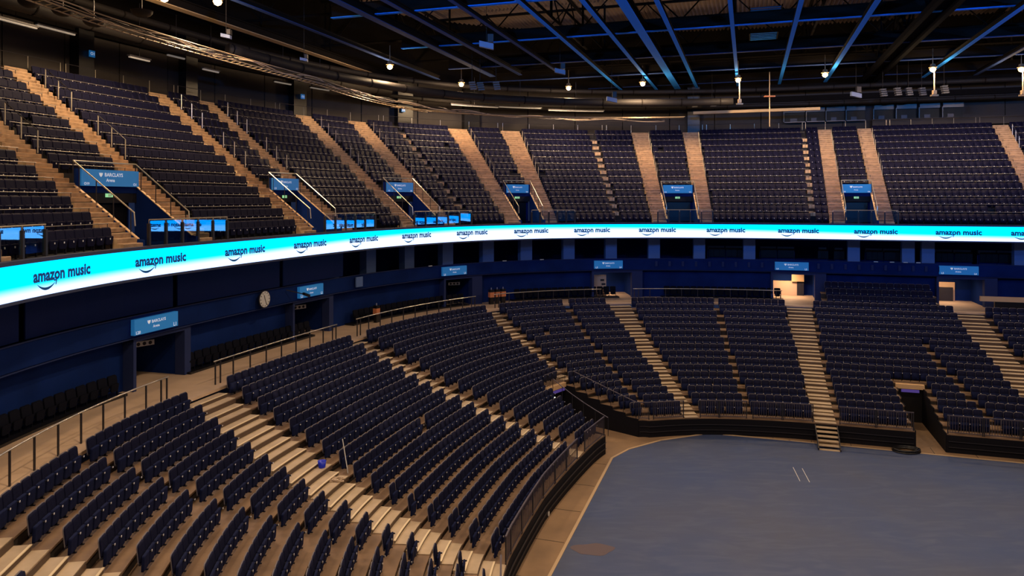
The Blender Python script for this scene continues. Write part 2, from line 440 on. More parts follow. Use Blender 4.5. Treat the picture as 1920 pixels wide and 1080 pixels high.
# aisle stairs
def stairs(idx):
    a = AIS[idx]; rows = range(a[4], 16)
    i0 = ais_int(a, a[4]); loc = P((i0[0] + i0[1]) / 2, oL(i0[0], a[4]), ZL[a[4]])
    names = ['pale plywood stairs at the lower left corner, nearest flight of the lower tier',
             'wide pale plywood stairs between the two near left lower seating blocks',
             'pale plywood stairs of lower tier ending near the black front fence corner',
             'pale plywood stairs ending on the ledge above the corner vomitory',
             'pale plywood stairs rising to the open doorway with the lit shelf',
             'long plywood stairs reaching down onto the blue-grey arena floor',
             'plywood stairs at the right edge below the rightmost lower doorway']
    t = thing('aisle_stairs', loc, names[idx], 'stairs', 'lower tier aisle stairs')
    for k in rows:
        l, r = ais_int(a, k + .5); l += .04; r -= .04
        w_ = wl(l) / NL; o0 = oL(l, k)
        m_ = MB(); m_.rbox(l, r, o0 + .01, o0 + w_ * .52, ZL[k] + .002, ZL[k] + .03, .8); obj('landing', m_, M['ply'], t)
        rise = ZL[k + 1] - ZL[k]
        m_ = MB(); m_.rbox(l, r, o0 + w_ * .52, o0 + w_ - .0, ZL[k] + .002, ZL[k] + rise * .5, .8)
        st = obj('step', m_, M['ply'], t)
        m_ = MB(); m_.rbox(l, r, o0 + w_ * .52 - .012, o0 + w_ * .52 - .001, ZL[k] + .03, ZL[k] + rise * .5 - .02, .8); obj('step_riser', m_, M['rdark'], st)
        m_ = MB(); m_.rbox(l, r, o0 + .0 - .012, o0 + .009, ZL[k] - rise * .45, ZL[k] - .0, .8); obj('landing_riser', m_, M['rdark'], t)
        m_ = MB(); m_.rbox(l, r, o0 + w_ * .52 - .035, o0 + w_ * .52 + .03, ZL[k] + rise * .5 - .02, ZL[k] + rise * .5 + .006, .8)
        obj('nosing', m_, M['nosing'], st)
    if idx == 5:
        for j in range(6):
            z = 1.03 - (j + 1) * .165; o1 = oL(88.5, 0) - j * .30
            m_ = MB(); m_.rbox(a[1] + .05, a[3] - .05, o1 - .30, o1 - .005, z - .05, z, 1.8)
            obj('step', m_, M['ply'], t)
        for q in (a[1] + .02, a[3] - .02):
            p0 = P(q, oL(88.5, 0), .85); p1 = P(q, oL(88.5, 0) - 1.85, 0.05)
            m_ = MB(); d = (p1 - p0).normalized(); m_.box((p0 + p1) / 2, (p1 - p0).length, .05, .22, d, Vector((-d.y, d.x, 0)).normalized(), d.cross(Vector((-d.y, d.x, 0)).normalized()))
            obj('stringer', m_, M['dsteel'], t)
    return t
for i in range(len(AIS)): stairs(i)

# ------------------------------------------------------------------ seats
def rounded(w_, z0, z1, r, n=3, taper=0.0, rb=None):
    """outline in (x, z), counter clockwise from bottom left"""
    rb = r * .4 if rb is None else rb; pts = []
    def arc(cx, cz, rr, a0, a1):
        for i in range(n + 1):
            a = R(a0 + (a1 - a0) * i / n); pts.append((cx + rr * math.cos(a), cz + rr * math.sin(a)))
    wb = w_ - taper
    arc(-wb / 2 + rb, z0 + rb, rb, 180, 270); arc(wb / 2 - rb, z0 + rb, rb, 270, 360)
    arc(w_ / 2 - r, z1 - r, r, 0, 90); arc(-w_ / 2 + r, z1 - r, r, 90, 180)
    return pts
def plate(outline, y0, y1, lean=0.0, z_piv=0.4, curve=0.0, inset=None):
    """extrude an x,z outline from y0 (back) to y1 (front)"""
    m_ = MB(); n = len(outline)
    rings = [(y0, 1.0), (y1, 1.0)] if inset is None else [(y0, 1.0), (lerp(y0, y1, .7), 1.0), (y1, inset)]
    vs = []; cx = 0; cz = sum(p[1] for p in outline) / n
    for y, k in rings:
        for x, z in outline:
            xx = x * k; zz = cz + (z - cz) * k
            yy = y - (zz - z_piv) * lean + curve * (xx / .23) ** 2
            vs.append(Vector((xx, yy, zz)))
    fs = [tuple(range(n))[::-1] if False else tuple(range(n))]
    for r_ in range(len(rings) - 1):
        for i in range(n):
            j = (i + 1) % n; fs.append((r_ * n + i, r_ * n + n + i, r_ * n + n + j, r_ * n + j))
    fs.append(tuple(range((len(rings) - 1) * n, len(rings) * n))[::-1])
    m_.add(vs, fs); return m_
# local frame: +y faces the arena, origin on the deck under the back of the seat
def seat_parts(detail):
    n = 4 if detail else 2; P_ = {}
    P_['backrest'] = (plate(rounded(.455, .40, .86, .08, n), .0, .05, .10, .4, .015, .90 if detail else None), M['seat'])
    P_['back_shell'] = (plate(rounded(.485, .34, .875, .09, n), -.025, .0, .10, .4, .015), M['shell'])
    P_['seat_pan'] = (plate(rounded(.455, .12, .57, .04, n, .02, .07), .08, .15, -.06, .4, 0, .88 if detail else None), M['seatpan'])
    f_ = MB()
    for x in (-.235,):
        f_.box((x, .03, .22), .03, .07, .44); f_.box((x, .09, .50), .035, .22, .04)
    f_.box((0, .04, .36), .50, .05, .05)
    if detail: f_.box((-.235, .03, .01), .06, .16, .02)
    P_['frame'] = (f_, M['seatframe'])
    q = MB(); q.box((-.235, .205, .515), .045, .012, .045); P_['glint_plate'] = (q, M['plate'])
    return P_
def useat_parts(detail):
    n = 4 if detail else 2; P_ = {}
    P_['backrest'] = (plate(rounded(.475, .36, .82, .06, n), .0, .045, .14, .4, .02, .9 if detail else None), M['useat'])
    P_['back_shell'] = (plate(rounded(.492, .345, .835, .065, n), -.02, .0, .14, .4, .02), M['ushell'])
    P_['seat_pan'] = (plate(rounded(.42, .16, .50, .05, n, .03, .08), .10, .15, -.12, .4, 0, .9 if detail else None), M['useat'])
    f_ = MB()
    for x in (-.12, .12): f_.box((x, .08, .30), .03, .10, .12)
    f_.box((0, .03, .24), .50, .05, .05); f_.box((-.24, .03, .12), .04, .06, .24)
    P_['frame'] = (f_, M['seatframe'])
    q = MB(); q.box((.0, .165, .40), .04, .012, .06); P_['glint_plate'] = (q, M['plate'])
    return P_
def place_rows(o_of, z_of, segs_of, rows, pitch=.5):
    out = []
    for k in rows:
        for bi, (a, b) in segs_of(k):
            s = a; o_mid = o_of(a, k); pos = []
            while True:
                ds = pitch / scale_at(s, o_of(s, k))
                if s + ds > b + .05: break
                pos.append(s + ds / 2); s += ds
            # centre the leftover
            rest = (b - s) / 2
            for j, q in enumerate(pos): out.append((k, bi, j, len(pos), q + rest, o_of(q, k), z_of(k)))
    return out
def low_segs(k):
    cuts = [ais_int(a, k + .5) for a in AIS if k >= a[4]] + [ais_int((n_[0], n_[1]), k + .5) if False else (lerp(n_[0], n_[1], 1 - k / 16) - n_[2] / 2, lerp(n_[0], n_[1], 1 - k / 16) + n_[2] / 2) for n_ in NAR if k < n_[3]]
    cuts += [(v[0] - .1, v[1] + .1) for v in voids(k)]
    segs = subtract([(S0, S1)], cuts)
    res = []
    edges = [AIS[0], None, AIS[1], AIS[2], AIS[3], None, AIS[4], None, AIS[5], None, AIS[6]]
    names = [21.5, 27.8, 33, 47.5, 60.5, 69.3, 74.5, 81.9, 88.5, 96.5, 100]
    for a, b in segs:
        if b - a < .55: continue
        mid = (a + b) / 2; bi = sum(1 for e in names if e < mid); res.append((bi, (a + .03, b - .03)))
    return res
low = place_rows(lambda s, k: oL(s, k) + wl(s) / NL - .30, lambda k: ZL[k], low_segs, range(0, 16))
low += place_rows(lambda s, k: oL(s, k) + wl(s) / NL - .30, lambda k: ZL[k], lambda k: [(9, (90.3, 98.2))], (16, 17, 18))
# loose audience seats along the concourse wall
conc_spots = place_rows(lambda s, k: 2.0, lambda k: ZC + .1, lambda k: [(0, (23.5, 33.6)), (1, (37.6, 47.5)), (2, (51.5, 62.3)), (3, (66.2, 74.6)), (4, (78.2, 87.4))], (30,), .56)

def in_view(p, mrg=40):
    if p.y < 2: return False
    x = 960 + 1375 * p.x / p.y; y = 375 - (p.z + .5 - 14) * 1375 / p.y
    return -mrg < x < 1920 + mrg and -mrg < y < 1080 + mrg
def seat_matrix(s, o, z, jit=0.0):
    p = P(s, o, z); y = -norm(s); x = Vector((y.y, -y.x, 0))
    m_ = Matrix.Identity(4); m_.col[0] = (*x, 0); m_.col[1] = (*y, 0); m_.col[3] = (p.x, p.y, p.z, 1)
    return m_
SUBP = {'glint_plate': 'frame', 'back_shell': 'backrest'}
def build_seats(spots, parts, parts_lo, name, labeler, cat, group, nmax, stuff_label, skip=None):
    vis = []
    for sp in spots:
        if skip and rnd.random() < skip: continue
        p = P(sp[4], sp[5], sp[6])
        if p.y > 0.5 and p.x / max(p.y, .1) < .78 and p.x / max(p.y, .1) > -1.0: vis.append((0 if in_view(p, 25) else 1, (p - cam.location).length, sp))
    vis.sort(key=lambda q: (q[0], q[1]))
    near = [q[2] for q in vis[:nmax] if q[0] == 0]; far = [q[2] for q in vis if q[2] not in set(near)] if False else [q[2] for q in vis[len([1 for q in vis[:nmax] if q[0] == 0]):]]
    proto = None
    meshes = {}
    for pn, (mb_, m_) in parts.items():
        me = bpy.data.meshes.new(pn); me.from_pydata([tuple(v) for v in mb_.v], [], mb_.f); me.materials.append(m_); me.update(); meshes[pn] = me
    root0 = None; kids0 = []
    for sp in near:
        mw = seat_matrix(sp[4], sp[5], sp[6])
        if root0 is None:
            root0 = bpy.data.objects.new(name, None); COL.objects.link(root0); root0.empty_display_size = .2; r_ = root0
            for pn, me in meshes.items():
                c = bpy.data.objects.new(pn, me); COL.objects.link(c); c.parent = root0 if pn not in SUBP else [q_ for q_ in kids0 if q_.data == meshes[SUBP[pn]]][0]; kids0.append(c)
        else:
            r_ = root0.copy(); COL.objects.link(r_)
            cm = {}
            for c0 in kids0:
                c = c0.copy(); COL.objects.link(c); cm[c0] = c; c.parent = cm.get(c0.parent, r_)
        r_.location = mw.translation; r_.rotation_euler = mw.to_euler()
        tag(r_, labeler(sp), cat, group)
    # the rest as one mesh
    if far:
        V = []; F = []; MI = []; mats = []; nv = 0
        base_v = []; base_f = []; base_m = []
        for pn, (mb_, m_) in parts_lo.items():
            if m_ not in mats: mats.append(m_)
            b0 = len(base_v); base_v += [tuple(v) for v in mb_.v]
            for f_ in mb_.f: base_f.append([b0 + i for i in f_]); base_m.append(mats.index(m_))
        bv = np.array([(x, y, z, 1.0) for x, y, z in base_v]); lens = np.array([len(f_) for f_ in base_f]); loops = np.array([i for f_ in base_f for i in f_])
        allv = []; 
        for sp in far:
            mw = np.array(seat_matrix(sp[4], sp[5], sp[6])); allv.append((bv @ mw.T)[:, :3])
        allv = np.concatenate(allv); c0 = allv.mean(0); c0[2] = allv[:, 2].min(); allv = allv - c0
        N = len(far); nvb = len(bv)
        lp = (loops[None, :] + (np.arange(N) * nvb)[:, None]).ravel(); ln = np.tile(lens, N); st = np.concatenate([[0], np.cumsum(ln)[:-1]])
        me = bpy.data.meshes.new(name + '_rows'); me.vertices.add(len(allv)); me.vertices.foreach_set('co', allv.ravel().astype(np.float32))
        me.loops.add(len(lp)); me.loops.foreach_set('vertex_index', lp.astype(np.int32))
        me.polygons.add(len(ln)); me.polygons.foreach_set('loop_start', st.astype(np.int32)); 
        for m_ in mats: me.materials.append(m_)
        me.update(calc_edges=True)
        me.polygons.foreach_set('material_index', np.tile(np.array(base_m), N).astype(np.int32))
        me.validate(); me.update()
        o = bpy.data.objects.new(name + '_rows', me); COL.objects.link(o); o.location = c0.tolist()
        tag(o, stuff_label, cat, group, 'stuff')
    print(name, 'individual', len(near), 'rest', len(far))
LOWB = {0: 'left of the corner stairs', 1: 'block at the left picture edge', 2: 'near block left of the wide stairs', 3: 'block between the wide stairs and fence corner stairs'}
def low_label(sp):
    k, bi, j, n, s, o, z = sp
    return 'navy tip-up seat, %s from left, %s row below handrail, %s' % (ordn(j), ordn(15 - k), {1: 'leftmost lower block', 2: 'block left of wide stairs', 3: 'block right of wide stairs', 0: 'corner left of bottom stairs', 4: 'block beyond the fence corner stairs'}.get(bi, 'far lower block'))
build_seats(low, seat_parts(True), seat_parts(False), 'tip_up_seat', low_label, 'seat', 'navy lower tier seats', 300, 'remaining rows of navy tip-up seats across the lower tier', skip=.004)

# ------------------------------------------------------------------ upper tier
VC = [21.8, 34.3, 46.8, 57.3, 67.0, 79.6, 93.1, 107.4]        # vomitory centres
UA = []                                                        # aisles (centre, vomitory index, side)
for i, (l, r) in enumerate([(21.0, 25.0), (32.1, 36.5), (44.9, 48.5), (55.3, 59.2), (65.4, 68.6), (77.7, 81.4), (91.4, 94.8), (105.6, 109.2)]):
    UA.append((l, i, 0)); UA.append((r, i, 1))
UN = [(61.6, .2), (74.3, .3), (89.6, .3)]
UW = 1.15
VR = 4                     # rows removed above each vomitory
def uvoid(i): return UA[2 * i][0] + UW / 2 + .03, UA[2 * i + 1][0] - UW / 2 - .03
S0u, S1u = 13.0, 112.0
td = MB()
for k in range(NU):
    cuts = [uvoid(i) for i in range(8)] if k < VR else []
    for a, b in subtract([(S0u, S1u)], cuts):
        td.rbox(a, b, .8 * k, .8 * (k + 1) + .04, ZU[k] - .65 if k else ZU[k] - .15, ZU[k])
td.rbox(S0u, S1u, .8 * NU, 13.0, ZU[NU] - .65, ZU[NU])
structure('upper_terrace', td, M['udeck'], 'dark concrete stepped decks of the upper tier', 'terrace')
# slab under the vomitories and the soffit of the upper tier
mb = MB(); mb.rbox(S0u, S1u, .02, 13.0, 10.95, 11.96)
structure('ceiling_concourse', mb, M['wall'])
mb = MB(); mb.rbox(S0u, S1u, -.28, .0, 12.03, 12.16); mb.rbox(S0u, S1u, -.28, .02, 10.85, 10.95)
structure('trim_2', mb, M['navy'])
# LED ribbon
rib = MB(); rs0, rs1 = 8, 126; n = 240; uvs = []
for i in range(n + 1):
    s = rs0 + (rs1 - rs0) * i / n
    for o_, z_ in ((-.25, 10.95), (-.25, 12.03), (-.02, 12.03), (-.02, 10.95)): rib.v.append(P(s, o_, z_))
for i in range(n):
    for j in range(4):
        k = (j + 1) % 4; rib.f.append((i * 4 + j, i * 4 + k, i * 4 + 4 + k, i * 4 + 4 + j)); rib.mi.append(0 if j == 0 else 1)
rib_o = thing('led_ribbon_board', P(60, 0, 10.95), 'glowing cyan and white LED ribbon board around the upper tier front', 'screen')
scr = obj('screen', rib, [M['led'], M['black']], rib_o)
uvl = scr.data.uv_layers.new(name='UVMap')
for p in scr.data.polygons:
    for li in p.loop_indices:
        vi = scr.data.loops[li].vertex_index; s = rs0 + (rs1 - rs0) * (vi // 4) / n
        uvl.data[li].uv = (s, 1.0 if (vi % 4) in (1, 2) else 0.0)
def s_of_px(px, z):
    """arc position on the ribbon seen along a bearing"""
    best = None
    for q in np.arange(18, 112, .05):
        p = P(q, -.25, z); e = abs(960 + 1375 * p.x / p.y - px) if p.y > 1 else 1e9
        if best is None or e < best[0]: best = (e, q)
    return best[1]
LOGO_S = []
def logo(sc, width=3.05):
    """lettering and smile bent along the ribbon; reader faces outward normal, right = +s"""
    lm = MB(); vs, fs, wd = text_mesh('amazon music', .042); k = width / wd
    def M_(x, y): return P(sc + x, -.262, 11.41 + y)
    lm.add([M_(x * k, y * k) for x, y in vs], fs)
    obj('lettering', lm, M['txt'], rib_o); lm = MB()
    # smile below 'amazon'
    x0, x1 = -.44 * width, -.115 * width; N = 14; up = []; dn = []
    for i in range(N + 1):
        t = i / N; x = x0 + (x1 - x0) * t; dip = 4 * t * (1 - t)
        up.append((x, -.07 - .15 * dip)); dn.append((x, -.07 - .15 * dip - .085 * math.sin(math.pi * t) ** .8 - .006))
    for i in range(N):
        lm.add([M_(*up[i]), M_(*dn[i]), M_(*dn[i + 1]), M_(*up[i + 1])], [(0, 1, 2, 3)])
    ax, ay = x1 + .03, -.05
    for (pa, pb, th_) in (((ax - .13, ay + .015), (ax + .02, ay + .02), .05), ((ax + .02, ay + .02), (ax - .03, ay - .13), .05)):
        dx, dy = pb[0] - pa[0], pb[1] - pa[1]; L_ = math.hypot(dx, dy); nx_, ny_ = -dy / L_ * th_ / 2, dx / L_ * th_ / 2
        lm.add([M_(pa[0] + nx_, pa[1] + ny_), M_(pa[0] - nx_, pa[1] - ny_), M_(pb[0] - nx_, pb[1] - ny_), M_(pb[0] + nx_, pb[1] + ny_)], [(0, 1, 2, 3)])
    obj('smile_arrow', lm, M['txt'], rib_o)
LOGO_PX = [116, 301, 460, 582, 682, 781, 885, 995, 1110, 1232, 1361, 1497, 1642, 1797]
for px in LOGO_PX:
    q = s_of_px(px, 11.5); LOGO_S.append(q)
st_ = (LOGO_S[-1] - LOGO_S[0]) / 13
print('logo s', [round(q, 2) for q in LOGO_S])
for q in LOGO_S + [LOGO_S[-1] + 4.9, LOGO_S[0] - 4.9]: logo(q)

# upper seats
def up_segs(k):
    cuts = [(a[0] - UW / 2, a[0] + UW / 2) for a in UA] + [(n_[0] - n_[1] / 2, n_[0] + n_[1] / 2) for n_ in UN]
    if k < VR: cuts += [uvoid(i) for i in range(8)]
    if k == VR: cuts += [uvoid(i) for i in range(8)]
    res = []
    marks = sorted([a[0] for a in UA] + [n_[0] for n_ in UN])
    for a, b in subtract([(S0u, S1u)], cuts):
        if b - a < .55: continue
        mid = (a + b) / 2; res.append((sum(1 for e in marks if e < mid), (a + .05, b - .05)))
    return res
ups = place_rows(lambda s, k: .8 * (k + 1) - .27, lambda k: ZU[k], up_segs, range(NU))
UBN = {1: 'above the leftmost vomitory', 2: 'leftmost upper block', 3: 'above the first sign', 4: 'block right of the first sign', 5: 'above the second sign', 6: 'block right of the second sign'}
def up_label(sp):
    k, bi, j, n, s, o, z = sp
    return 'dark folding seat, %s from left, %s upper tier row, %s' % (ordn(j), ordn(k), UBN.get(bi, 'upper block %d' % bi))
build_seats(ups, useat_parts(True), useat_parts(False), 'folding_seat', up_label, 'seat', 'dark upper tier seats', 300, 'remaining rows of dark folding seats across the upper tier', skip=.002)

def conc_label(sp):
    k, bi, j, n, s, o, z = sp
    return 'black seat against the concourse wall, %s from left, %s run of wall seats' % (ordn(j), ordn(bi))
cp = useat_parts(False)
M['bseat'] = mat('black_seat', (.004, .005, .012), .8, spec=.1)
for q_ in ('backrest', 'seat_pan', 'back_shell', 'frame'): cp[q_] = (cp[q_][0], M['bseat'])
del cp['glint_plate']
build_seats(conc_spots, cp, cp, 'concourse_seat', conc_label, 'seat', 'black seats along the concourse wall', 200, '')
mb = MB()
for a, b in ((23.4, 33.7), (37.5, 47.6), (51.4, 62.4), (66.1, 74.7), (78.1, 87.5)): mb.rbox(a, b, 1.65, 2.38, ZC + .001, ZC + .1)
tag(obj('seat_plinth', mb, M['black']), kind='structure')

# upper aisle stairs: three steps a row
FL = ['leftmost', 'second', 'third', 'fourth', 'fifth', 'sixth', 'seventh', 'rightmost']
def ustairs(a):
    c, vi, side = a
    t = thing('upper_aisle_stairs', P(c, 0, 12.16), 'steep tan boarded stairs, %s side of %s upper vomitory counted from left' % ('left' if side == 0 else 'right', ORD[vi]), 'stairs', 'upper tier aisle stairs')
    for k in range(NU):
        for j in range(3):
            if k == 0 and j == 2 and False: continue
            z1 = ZU[k] + .2 * (j + 1); o0 = .8 * k + .8 / 3 * j + .02
            m_ = MB(); m_.rbox(c - UW / 2, c + UW / 2, o0, o0 + .8 / 3 - .005, ZU[k] + .003, z1 - .025, 2); m_.mi = [0 if f_[2] in () else 0 for f_ in m_.f]; st = obj('step', m_, M['ply2'], t)
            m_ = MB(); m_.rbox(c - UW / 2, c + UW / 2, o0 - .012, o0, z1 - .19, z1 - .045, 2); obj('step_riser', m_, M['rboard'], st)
    return t
for a in UA:
    if a[0] < 112: ustairs(a)
for j_, (c, w_) in enumerate(UN):
    t = thing('narrow_aisle', P(c, 1.6, ZU[2]), 'narrow tan gap with small steps inside the %s seating block of upper tier' % ('left corner', 'middle', 'right')[j_], 'stairs', 'narrow upper tier aisles')
    for k in range(1, 13):
        m_ = MB(); m_.rbox(c - w_ / 2 - .06, c + w_ / 2 + .06, .8 * k + .1, .8 * k + .78, ZU[k] + .002, ZU[k] + .3, 2); obj('step', m_, M['ply2'], t)
# vomitory side walls, back wall, sign, rails
def sloped_rail(name, s_, o0, z0, o1, z1, t, m_, r=.025): 
    q = MB(); q.path([P(s_, o0, z0), P(s_, o1, z1)], r); return obj(name, q, m_, t)
def sign_board(t, c, X, Y, N_, w_, h_, main, left, right, depth=.12):
    """blue sign with lettering; c = centre of the front face, N_ faces the reader"""
    q = MB(); q.box(c - N_ * (depth / 2), w_, h_, depth, X, Y, X.cross(Y)); obj('panel', q, M['sign'], t)
    q = MB(); e = N_ * .012
    put_text(q, main, c + X * (w_ * .04) + Y * (h_ * .10) + e, X, Y, w_ * .32, .02)
    put_text(q, 'Arena', c + Y * (-h_ * .22) + e - X * (w_ * .02), X, Y, w_ * .15, .02)
    if left: put_text(q, left, c - X * (w_ * .42) - Y * (h_ * .44) + e, X, Y, h_ * .13 * len(left), .02)
    if right: put_text(q, right, c + X * (w_ * .42) - Y * (h_ * .44) + e, X, Y, h_ * .13 * len(right), .02)
    obj('lettering', q, M['signtxt'], t); q = MB()
    # small winged crest left of the lettering
    cc = c - X * (w_ * .185) + Y * (h_ * .20) + e; k = h_ * .15
    q.add([cc + X * (x * k) + Y * (y * k) for x, y in ((-1, .8), (-.3, .5), (0, .9), (.3, .5), (1, .8), (.75, -.3), (0, -1), (-.75, -.3))], [(7, 6, 5, 4, 3, 2, 1, 0)])
    obj('crest', q, M['signtxt'], t)
UL = [('O18', 'O19'), ('O19', 'O1'), ('O1', 'O2'), ('O2', 'O3'), ('O3', 'O4'), ('O4', 'O5'), ('O5', 'O6'), ('O6', 'O7')]
def vomitory(i):
    a, b = uvoid(i); c = (a + b) / 2; ob = .8 * VR + .1
    zt = ZU[VR]                                     # 15.7
    m_ = MB()
    for q in (a - .03, b + .03):                    # stepped side walls with a sloping top
        pts = [(0.0, 11.97), (ob, 11.97), (ob, zt + .12), (.25, 12.42), (0.0, 12.4)]
        m_.ring(q - .05, q + .05, pts, 1)
    m_.rbox(a, b, ob + .35, ob + .45, 11.97, 13.9)
    m_.rbox(a, b, ob - .12, ob - .02, 14.3, zt + .78)
    structure('wall_upper_vomitory', m_, M['wall'])
    m_ = MB(); m_.rbox(a + .2, b - .2, ob + .25, ob + .34, 11.98, 13.8)
    o = obj('vomitory_door', m_, M['black']); tag(o, 'dark doorway panel below the %s upper blue sign' % FL[i], 'door')
    X = tang(c); N_ = -norm(c); Y = Vector((0, 0, 1))
    if X.dot(Vector((1, 0, 0))) < 0 and False: X = -X
    # reader stands inside the bowl: his right is +s
    t = thing('blue_sign', P(c, ob - .2, zt + .06), 'blue sign board over the %s upper vomitory from left' % FL[i], 'sign', 'upper tier blue signs')
    sign_board(t, P(c, ob - .26, zt + .42), X, Y, N_, (b - a) - .02, .70, 'BARCLAYS', *UL[i])
    t = thing('exit_light', P(c, ob - .14, 14.08), 'small green exit light below the %s upper blue sign' % FL[i], 'light')
    m_ = MB(); m_.rbox(c - .18, c + .18, ob - .16, ob - .11, 14.12, 14.28, 2); obj('case', m_, M['green'], t)
    m_ = MB(); m_.rbox(c - .06, c - .0, ob - .166, ob - .161, 14.14, 14.26, 2); m_.rbox(c + .04, c + .1, ob - .166, ob - .161, 14.14, 14.26, 2); obj('pictogram', m_, M['white'], t)
    # guard rail above the opening and two sloping handrails
    t = thing('vomitory_guard_rail', P(c, ob, zt), 'slender steel guard rail framing the %s upper vomitory opening' % FL[i], 'railing', 'vomitory guard rails')
    for q, nm in ((a - .03, 'handrail'), (b + .03, 'handrail')):
        m_ = MB(); m_.path([P(q, ob, zt + 1.1), P(q, .45, 13.5), P(q, .4, 12.95)], .028); obj(nm, m_, M['steel'], t)
        for j in range(4):
            oo = .6 + j * .8; tt = (oo - .45) / (ob - .45); z_t = lerp(13.48, zt + 1.1, tt)
            zb = lerp(12.42, zt + .1, (oo - .25) / (ob - .25))
            m_ = MB(); m_.tube(P(q, oo, zb - .02), P(q, oo, z_t - .02), .022); obj('post', m_, M['dsteel'], t)
    m_ = MB(); m_.path([P(a - .03, ob, zt + 1.1), P(b + .03, ob, zt + 1.1)], .03); obj('top_rail', m_, M['steel'], t)
    for q in (a - .03, b + .03):
        m_ = MB(); m_.tube(P(q, ob, zt + .05), P(q, ob, zt + 1.1), .025); obj('post', m_, M['dsteel'], t)
    # wooden capping along the stair side
    for q in (a - .03, b + .03):
        m_ = MB(); p0 = P(q, ob, zt + .14); p1 = P(q, .25, 12.44); d = (p1 - p0).normalized(); n_ = tang(q)
        m_.box((p0 + p1) / 2, (p1 - p0).length, .13, .03, d, n_, d.cross(n_)); obj('stair_capping', m_, M['tan'], t)
    # balustrade at the tier front
    s0, s1 = ((21.5, 27.3), (33.0, 38.0), (46.3, 51.5), (55.6, 61.4), (66.9, 70.6), (77.5, 81.9), (91.0, 95.6), (105.0, 109.6))[i]
    t = thing('front_balustrade', P(c, .06, 12.16), 'front balustrade with dark posts and glass, before the %s upper vomitory' % FL[i], 'railing', 'front balustrades')
    m_ = MB(); m_.path([P(s0 + (s1 - s0) * j / 8, .02, 13.2) for j in range(9)], .03); obj('top_rail', m_, M['steel'], t)
    npn = 5
    for j in range(npn + 1):
        q = s0 + (s1 - s0) * j / npn
        m_ = MB(); m_.rbox(q - .05, q + .05, -.03, .09, 12.16, 13.05, 2); obj('post', m_, M['dsteel'], t)
        m_ = MB(); m_.tube(P(q, .03, 13.05), P(q, .03, 13.2), .012); obj('stem', m_, M['steel'], t)
        if j < npn:
            q2 = s0 + (s1 - s0) * (j + 1) / npn
            m_ = MB(); m_.rbox(q + .07, q2 - .07, .02, .035, 12.3, 13.15, 2); obj('glass_pane', m_, M['glass'], t)
for i in range(8): vomitory(i)

# row rails of the upper tier
rail_n = 0
for k in range(1, NU):
    segs = {}
    for bi, (a, b) in up_segs(k): segs.setdefault(bi, []).append((a, b))
    # one rail a block, right across the narrow gaps
    for bi, lst in segs.items():
        for a, b in lst:
            pm = P((a + b) / 2, .8 * k, ZU[k])
            if not in_view(pm, 350) or b - a < 1.6: continue
            t = thing('row_rail', P((a + b) / 2, .8 * k + .03, ZU[k]), 'thin steel rail in front of %s upper row, %s block from left' % (ORD[k], ORD[min(bi, 19)]), 'railing', 'upper tier row rails')
            nn = max(2, int((b - a) / 1.5)); zt = ZU[k] + .36
            m_ = MB(); m_.path([P(lerp(a, b + .25, j / nn), .8 * k + .03, zt) for j in range(nn + 1)], .017, 5); obj('top_rail', m_, M['dullrail'], t)
            for j in range(0, nn + 1, 2 if nn > 4 else 1):
                q = lerp(a, b + .2, j / nn); m_ = MB(); m_.tube(P(q, .8 * k + .03, ZU[k]), P(q, .8 * k + .03, zt), .014, 4); obj('post', m_, M['dsteel'], t)
            rail_n += 1
print('row rails', rail_n)
# sloping handrails beside the upper aisles
for (c, vi, side) in UA:
    if c < 24 or c > 111: continue
    q = c + UW / 2 - .08
    for seg, (k0, k1) in enumerate(((VR + 2, VR + 4), (VR + 6, VR + 8))):
        t = thing('aisle_handrail', P(q, .8 * k0 + .1, ZU[k0] + .1), 'sloping steel handrail, %s length on stairs %s of %s upper vomitory' % (('lower', 'upper')[seg], ('left', 'right')[side], ORD[vi]), 'railing', 'upper aisle handrails')
        m_ = MB(); m_.path([P(q, .8 * k0 + .1, ZU[k0] + 1.15), P(q, .8 * k1 + .1, ZU[k1] + 1.15)], .022, 5); obj('rail', m_, M['dsteel'], t)
        for k in range(k0, k1 + 1):
            m_ = MB(); m_.tube(P(q, .8 * k + .1, ZU[k] + .22), P(q, .8 * k + .1, ZU[k] + 1.15), .024, 5); obj('post', m_, M['steel'], t)
# rail along the top of the upper tier
for i in range(12):
    a = 25 + i * 7.2; b = a + 6.9
    t = thing('top_row_rail', P(a, 11.25, ZU[NU]), 'guard rail behind the last upper row, %s length from left' % ORD[i], 'railing', 'rails behind the last upper row')
    m_ = MB(); m_.path([P(lerp(a, b, j / 6), 11.3, ZU[NU] + .75) for j in range(7)], .018, 5); obj('top_rail', m_, M['dsteel'], t)
    for j in range(5):
        q = lerp(a, b, j / 4.0); m_ = MB(); m_.tube(P(q, 11.3, ZU[NU]), P(q, 11.3, ZU[NU] + .75), .015, 4); obj('post', m_, M['steel'], t)

